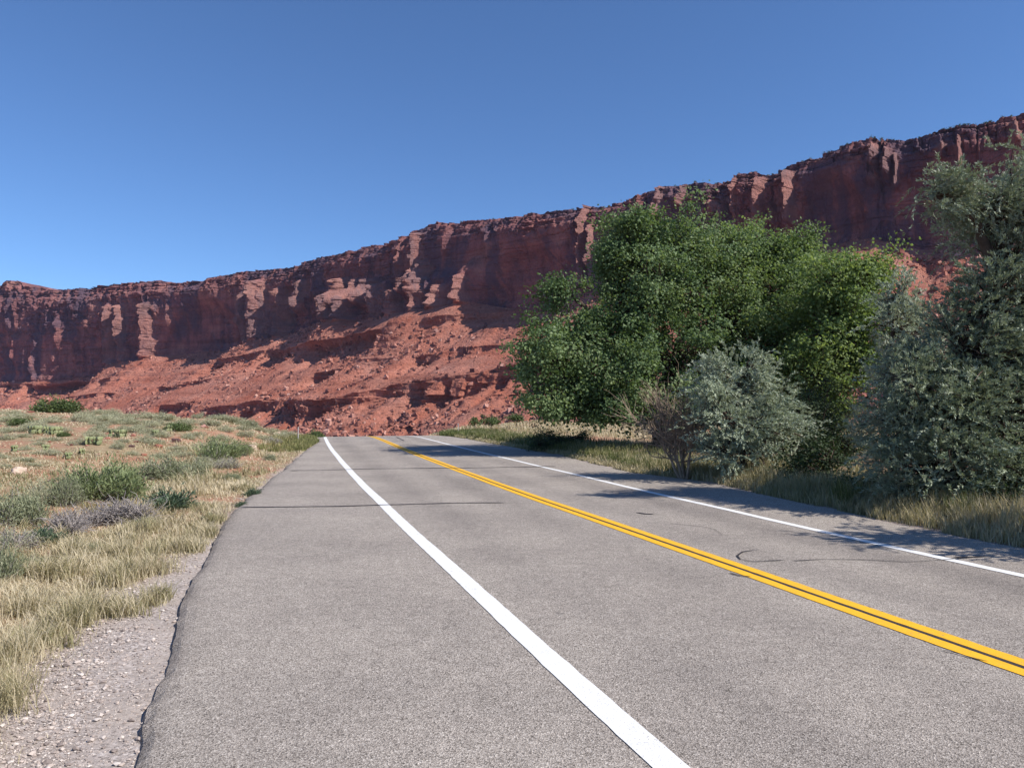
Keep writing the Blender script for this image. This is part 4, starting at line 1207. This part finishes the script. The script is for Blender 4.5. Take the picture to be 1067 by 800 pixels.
# marker posts
def post(px, pyb, Y, H, label, top_mat):
    g = gbase(px, Y)
    root = empty("marker_post", tuple(g)); tag(root, label, "post", "slim roadside marker posts")
    tb = Tubes(8)
    tb.add([(0, 0, -0.1), (0, 0, H * 0.5), (0, 0, H)], [0.033, 0.033, 0.033], 8)
    tb.add([(0, 0, H), (0, 0, H + 0.004)], [0.033, 0.001], 8)
    tb.build("post", M['steel'], root, smooth=False)
    bm = bmesh.new(); bmesh.ops.create_cube(bm, size=1.0)
    bmesh.ops.scale(bm, vec=(0.10, 0.03, 0.14), verts=bm.verts)
    bmesh.ops.bevel(bm, geom=bm.edges[:], offset=0.008, segments=2, affect='EDGES')
    me = bpy.data.meshes.new("reflector"); bm.to_mesh(me); bm.free(); me.materials.append(top_mat)
    o = bpy.data.objects.new("reflector", me); COL.objects.link(o); o.parent = root; o.location = (0, -0.05, H + 0.0)
post(311, 457, 43, 0.95, "slim grey metal marker post with dark top on the grassy left bank", M['dark_red'])
post(477.5, 452, 54, 0.85, "slim grey metal marker post in the yellow field right of the crest", M['steel'])

# ------------------------------------------------------------------ grass and gravel (uncountable)
def blades(base, h, splay, width, lean=None, droop=0.5):
    """Curved blades as 3-segment strips; base (n,3)."""
    n = len(base)
    az = rng.random(n) * 6.28
    dx = np.stack([np.cos(az), np.sin(az), np.zeros(n)], -1)
    side = np.stack([-np.sin(az + rng.normal(0, 1.2, n)), np.cos(az), np.zeros(n)], -1)
    side /= np.linalg.norm(side, axis=1)[:, None] + 1e-9
    h = h[:, None]; sp = (splay * (0.3 + 1.0 * rng.random(n)))[:, None]; wd = (width)[:, None]
    p1 = base + dx * sp * h * 0.28 + np.array([0, 0, 1]) * h * 0.5
    p2 = base + dx * sp * h * (0.62 + 0.3 * droop) + np.array([0, 0, 1]) * h * (0.92 - 0.15 * sp)
    V = np.stack([base - side * wd * .5, base + side * wd * .5, p1 + side * wd * .42, p1 - side * wd * .42, p2], 1)
    i = np.arange(n)[:, None] * 5
    return V.reshape(-1, 3), i + np.array([[0, 1, 2, 3]]), i + np.array([[3, 2, 4]])

def grass_mesh(name, tx, ty, th, nb, spread, splay, varc, mat, label, wk=0.0008, wmin=0.0021):
    nb = np.asarray(nb).astype(int)
    rep = np.repeat(np.arange(len(tx)), nb)
    r = np.abs(rng.normal(0, 1, len(rep))) * spread[rep]
    a_ = rng.random(len(rep)) * 6.28
    X = tx[rep] + r * np.cos(a_); Y = ty[rep] + r * np.sin(a_)
    Z = terrain(X, Y) - 0.01
    s, t_ = st(X, Y); s = s - bend(t_)
    ok = (s < s_left(t_) - 0.03) | (s > s_right(t_) + 0.12)
    X, Y, Z, rep = X[ok], Y[ok], Z[ok], rep[ok]
    n = len(X)
    dist = np.hypot(X, Y)
    h = th[rep] * (0.45 + 0.75 * rng.random(n))
    V, Q, T = blades(np.stack([X, Y, Z], -1), h, splay[rep], np.maximum(wmin, wk * dist) * (0.7 + 0.6 * rng.random(n)))
    var = np.repeat(np.clip(varc[rep] + rng.normal(0, 0.16, n), 0, 1), 5)
    o = mesh_np(name, V, Q, T, mat=mat, attrs={"var": var})
    tag(o, label, kind='stuff')
    return n

# left verge and flat
def scatter(n, Ymin, Ymax, pxmin, pxmax, power=1.0):
    """Even in the picture's spread of directions, over real ground distances."""
    Y = Ymin * (Ymax / Ymin) ** rng.random(n)
    px = rng.uniform(pxmin, pxmax, n)
    X = (px - PW / 2) / FPX * Y
    return X, Y
X, Y = scatter(16000, 3.4, 75, -160, 345)
s, t_ = st(X, Y); s = s - bend(t_)
dl = s_left(t_) - s
gw = 0.95 + 0.22 * fbm(X / 1.1, Y / 1.1, 0, 3, 21) - 0.78 * sstep(7.5, 11.5, t_)
clum = fbm(X / 1.8, Y / 1.8, 0, 3, 400)
bandw = 1 - sstep(3.2, 6.5, dl)                   # tall dry band along the road
pk = (dl > gw + 0.02) * np.clip(0.13 + 0.15 * bandw + 0.8 * clum, 0.04, 1)
for hx, hy, hr in SHRUBS:
    pk = pk * np.where((np.hypot(X - hx, Y - hy) < hr) | (np.hypot(X - hx, Y - (hy - 0.7 * hr)) < 0.8 * hr), 0.06, 1)
keep = rng.random(len(X)) < pk
X, Y, dl, bandw, clum = X[keep], Y[keep], dl[keep], bandw[keep], clum[keep]
big = sstep(-0.2, 0.5, fbm(X / 0.9, Y / 0.9, 0, 2, 401))
hgt = (0.07 + 0.15 * bandw * (0.2 + big) + 0.05 * rng.random(len(X))) * (0.5 + 0.8 * rng.random(len(X)) + 0.9 * (rng.random(len(X)) < 0.06))
nb = np.where(Y < 12, 36, np.where(Y < 30, 22, 11)) * (0.5 + bandw)
tone = 0.58 + 0.75 * fbm(X / 2.0, Y / 2.0, 0, 3, 402) + rng.normal(0, 0.09, len(X))
print("blades", grass_mesh("dry_grass", X, Y, hgt, nb, 0.05 + 0.09 * rng.random(len(X)) + 0.003 * Y, 0.45 + 0.8 * rng.random(len(X)), tone, M['grass'], "dry yellow bunch grass growing thick beside the gravel shoulder"))

# low thatch and stubble over the bare soil
X, Y = scatter(26000, 3.4, 85, -180, 345)
s, t_ = st(X, Y); s = s - bend(t_)
dl = s_left(t_) - s
gw = 0.95 + 0.22 * fbm(X / 1.1, Y / 1.1, 0, 3, 21) - 0.78 * sstep(7.5, 11.5, t_)
k = (dl > gw - 0.25 * rng.random(len(X))) & (rng.random(len(X)) < np.clip(0.62 + 0.9 * fbm(X / 1.4, Y / 1.4, 0, 3, 405) - 0.42 * sstep(4, 8, dl) * sstep(14, 22, Y) * (1 - sstep(44, 56, Y)), 0.05, 1))
X, Y = X[k], Y[k]
grass_mesh("thatch_grass", X, Y, 0.035 + 0.07 * rng.random(len(X)) + 0.0012 * Y, np.where(Y < 20, 9, 6), 0.07 + 0.006 * Y, 1.0 + 1.4 * rng.random(len(X)), 0.62 + 0.5 * fbm(X / 3, Y / 3, 0, 3, 406), M['grass'], "short straw coloured stubble over the red soil")

# bunch grass clumps seen in the photo close to the gravel (part of the same uncountable growth)
ctr = [(70, 655, .36), (30, 640, .33), (8, 690, .34), (2, 740, .36), (110, 610, .34), (150, 600, .3), (60, 605, .36), (20, 600, .3), (190, 575, .26), (120, 580, .28), (95, 640, .3), (165, 625, .22), (210, 560, .24), (45, 672, .28), (135, 640, .26), (225, 545, .22), (-30, 700, .36), (-50, 640, .4), (80, 580, .3), (250, 512, .25)]
cx_, cy_, ch_ = [], [], []
for px, py, h in ctr:
    g = ground_hit(px, py)
    for _ in range(7):
        cx_.append(g[0] + rng.normal(0, 0.10)); cy_.append(g[1] + rng.normal(0, 0.10)); ch_.append(h)
cx_, cy_, ch_ = map(np.array, (cx_, cy_, ch_))
grass_mesh("bunch_grass", cx_, cy_, ch_ * (0.6 + 0.55 * rng.random(len(cx_))), np.full(len(cx_), 70), np.full(len(cx_), 0.09), np.full(len(cx_), 0.85), rng.normal(0.48, 0.12, len(cx_)), M['grass'], "greenish bunch grass clumps along the gravel", wmin=0.002)

# right verge: tall dry grass under the trees, and the field behind
n = 9000
t2 = rng.uniform(2, 48, n); s2 = s_right(t2) + np.abs(rng.normal(0, 1.5, n)) + 0.15 + 0.35 * fbm(t2 / 1.2, 0, 0, 3, 410)
X, Y = xy(s2 + bend(t2), t2)
k = (Y > 3) & (X > -6)
X, Y, s2, t2 = X[k], Y[k], s2[k], t2[k]
hh = (0.22 + 0.28 * sstep(0.2, 1.0, s2 - s_right(t2))) * (0.7 + 0.6 * rng.random(len(X))) * (1 - 0.35 * sstep(16, 26, Y))
grass_mesh("verge_grass", X, Y, hh, np.where(Y < 16, 22, 14), 0.06 + 0.05 * rng.random(len(X)), 0.35 + 0.3 * rng.random(len(X)), 0.40 + 0.25 * fbm(X / 2, Y / 2, 0, 2, 411), M['grass'], "tall dry grass along the shaded verge under the trees")
rx, ry, rh = [], [], []
for px, py, h in ((770, 522, .75), (790, 524, .8), (805, 525, .7), (820, 528, .6), (880, 530, .6), (760, 515, .6), (1010, 548, .6), (960, 540, .55)):
    g = ground_hit(px, py)
    for _ in range(8):
        rx.append(g[0] + rng.normal(0, 0.16)); ry.append(g[1] + rng.normal(0, 0.12)); rh.append(h)
rx, ry, rh = map(np.array, (rx, ry, rh))
grass_mesh("green_grass", rx, ry, rh, np.full(len(rx), 40), np.full(len(rx), 0.08), np.full(len(rx), 0.3), rng.normal(0.4, 0.1, len(rx)), M['grass_green'], "tall green grass standing in front of the silvery olive bush")
Y = rng.uniform(30, 84, 9000); px = rng.uniform(425, 960, 9000)
X = (px - PW / 2) / FPX * Y
s, t_ = st(X, Y); s = s - bend(t_)
k = (s > s_right(t_) + 1.6) & (rng.random(len(X)) < np.clip(0.6 + fbm(X / 5, Y / 5, 0, 3, 420), 0, 1))
X, Y = X[k], Y[k]
grass_mesh("field_grass", X, Y, 0.22 + 0.2 * rng.random(len(X)), np.full(len(X), 9), np.full(len(X), 0.35), np.full(len(X), 0.6), 0.60 + 0.3 * fbm(X / 6, Y / 6, 0, 2, 421), M['grass'], "yellow grass field beyond the road and behind the trees")
# green fringe in front of it
n = 2600
t2 = rng.uniform(18, 56, n); s2 = s_right(t2) + 0.5 + np.abs(rng.normal(0, 1.3, n))
X, Y = xy(s2 + bend(t2), t2)
grass_mesh("fringe_grass", X, Y, 0.28 + 0.25 * rng.random(n), np.full(n, 12), np.full(n, 0.12), np.full(n, 0.45), 0.35 + 0.3 * fbm(X / 3, Y / 3, 0, 2, 430), M['grass_green'], "green and straw coloured grass fringing the right road edge")
# crest mound on the left
n = 900
t2 = rng.uniform(34, 58, n); s2 = s_left(t2) - 0.05 - np.abs(rng.normal(0, 0.9, n)) + 0.0
X, Y = xy(s2 + bend(t2), t2)
grass_mesh("bank_grass", X, Y, 0.16 + 0.16 * rng.random(n), np.full(n, 12), np.full(n, 0.12), np.full(n, 0.45), 0.62 + 0.25 * fbm(X / 3, Y / 3, 0, 2, 431), M['grass_green'], "green grass on the bank where the road crests")

# pebbles on the shoulder
n = 42000
Y = 2.6 * (16 / 2.6) ** rng.random(n)
t2 = Y * 1.05
s2 = s_left(t2) - np.abs(rng.uniform(0.0, 1.5, n)) ** 1.1 - 0.01
X, Y = xy(s2 + bend(t2), t2)
dl = s_left(t2) - s2
gw = 0.95 + 0.22 * fbm(X / 1.1, Y / 1.1, 0, 3, 21) - 0.78 * sstep(7.5, 11.5, t2)
k = (dl < gw + 0.25) & (rng.random(n) < 0.25 + 0.9 * sstep(0.2, 0.7, dl / gw))
X, Y = X[k], Y[k]
n = len(X)
size = np.clip(0.0042 + 0.0034 * rng.pareto(2.6, n), 0.004, 0.02)
oct_ = np.array([[1, 0, 0], [-1, 0, 0], [0, 1, 0], [0, -1, 0], [0, 0, 1], [0, 0, -1], [.62, .62, .5], [-.62, .62, .5], [.62, -.62, .5], [-.62, -.62, .5]], float)
tri = np.array([[4, 6, 7], [4, 7, 9], [4, 9, 8], [4, 8, 6], [0, 2, 6], [2, 7, 6], [2, 1, 7], [1, 9, 7], [1, 3, 9], [3, 8, 9], [3, 0, 8], [0, 6, 8], [0, 5, 2], [2, 5, 1], [1, 5, 3], [3, 5, 0]])
lo = oct_[None] * (0.75 + 0.5 * rng.random((n, 10, 1))) * np.stack([0.8 + 0.6 * rng.random(n), 0.8 + 0.5 * rng.random(n), 0.5 + 0.4 * rng.random(n)], -1)[:, None]
a_ = rng.random(n) * 6.28
ca, sa = np.cos(a_)[:, None], np.sin(a_)[:, None]
lo = np.stack([lo[..., 0] * ca - lo[..., 1] * sa, lo[..., 0] * sa + lo[..., 1] * ca, lo[..., 2]], -1) * size[:, None, None]
V = lo + np.stack([X, Y, terrain(X, Y) + size * 0.25], -1)[:, None]
m, t, p = new_mat("gravel_stone")
b = NB(t)
t.links.new(b.ramp(b.attr("var"), [(0, (0.15, 0.12, 0.11)), (0.3, (0.33, 0.27, 0.235)), (0.7, (0.46, 0.385, 0.335)), (1, (0.58, 0.52, 0.47))]), p.inputs["Base Color"])
p.inputs["Roughness"].default_value = 0.9
o = mesh_np("gravel", V, None, (np.arange(n)[:, None, None] * 10 + tri[None]).reshape(-1, 3), mat=m, attrs={"var": np.repeat(rng.random(n), 10)})
tag(o, "loose pale gravel on the shoulder", kind='stuff')

# small stones lying about the red flat
n = 5200
X, Y = scatter(n, 5, 80, -150, 320)
s, t_ = st(X, Y); s = s - bend(t_)
k = (s_left(t_) - s > 2.2) & (rng.random(n) < np.clip(0.4 + fbm(X / 5, Y / 5, 0, 2, 451), 0, 1))
X, Y = X[k], Y[k]; n = len(X)
size = np.clip((0.012 + 0.0012 * Y) * (0.5 + 0.5 * rng.pareto(2.5, n)), 0.01, 0.22)
lo = oct_[None] * (0.7 + 0.6 * rng.random((n, 10, 1))) * np.stack([0.8 + 0.7 * rng.random(n), 0.8 + 0.6 * rng.random(n), 0.4 + 0.4 * rng.random(n)], -1)[:, None] * size[:, None, None]
V = lo + np.stack([X, Y, terrain(X, Y) + size * 0.15], -1)[:, None]
o = mesh_np("stone_rubble", V, None, (np.arange(n)[:, None, None] * 10 + tri[None]).reshape(-1, 3), mat=M['rubble'], attrs={"var": np.repeat(np.clip(rng.random(n) * 1.1, 0, 1), 10)})
tag(o, "small red and pale stones lying about the desert flat", kind='stuff')

# scrub along the cliff rim
N = 420
jj = rng.choice(nC, N)
keep = (xc[jj] > 420) & (xc[jj] < 1300) & (rng.random(N) < np.clip((xc[jj] - 350) / 600, 0.05, 1))
jj = jj[keep]
cc, var = [], []
for j in jj:
    r = rng.uniform(0.4, 1.1)
    back = rng.uniform(-1, 9)
    q = np.array([CX[-1, j] - NX[j] * back * 0.4, CY[-1, j] - NY[j] * back * 0.4, Zc[-1, j] + r * 0.4])
    pts = q + rng.normal(size=(46, 3)) * r * np.array([0.55, 0.55, 0.38])
    cc.append(pts)
cc = np.concatenate(cc)
V_, Q_ = leaf_cloud(cc, unit(len(cc)), 0.5, 0.35)
o = mesh_np("rim_scrub_vegetation", V_, Q_, mat=M['juniper'], attrs={"var": np.repeat(rng.random(len(cc)) * 0.6, 4)})
tag(o, "tiny dark scrub along the cliff rim", kind='stuff')


# thin dry air between the viewer and the far cliff
bm = bmesh.new(); bmesh.ops.create_cube(bm, size=1.0)
bmesh.ops.scale(bm, vec=(4200, 4200, 262), verts=bm.verts)
me = bpy.data.meshes.new("haze"); bm.to_mesh(me); bm.free()
hz = bpy.data.objects.new("haze", me); COL.objects.link(hz)
hz.location = (0, 0, -24 + 131)
m = bpy.data.materials.new("thin_haze"); m.use_nodes = True
for n_ in list(m.node_tree.nodes):
    if n_.type != 'OUTPUT_MATERIAL': m.node_tree.nodes.remove(n_)
vol = m.node_tree.nodes.new("ShaderNodeVolumePrincipled")
vol.inputs["Color"].default_value = (0.58, 0.66, 1.0, 1)
vol.inputs["Density"].default_value = 0.00004
vol.inputs["Anisotropy"].default_value = 0.0
m.node_tree.links.new(vol.outputs[0], [n_ for n_ in m.node_tree.nodes if n_.type == 'OUTPUT_MATERIAL'][0].inputs["Volume"])
me.materials.append(m)
tag(hz, "thin bluish air over the valley", kind='stuff')
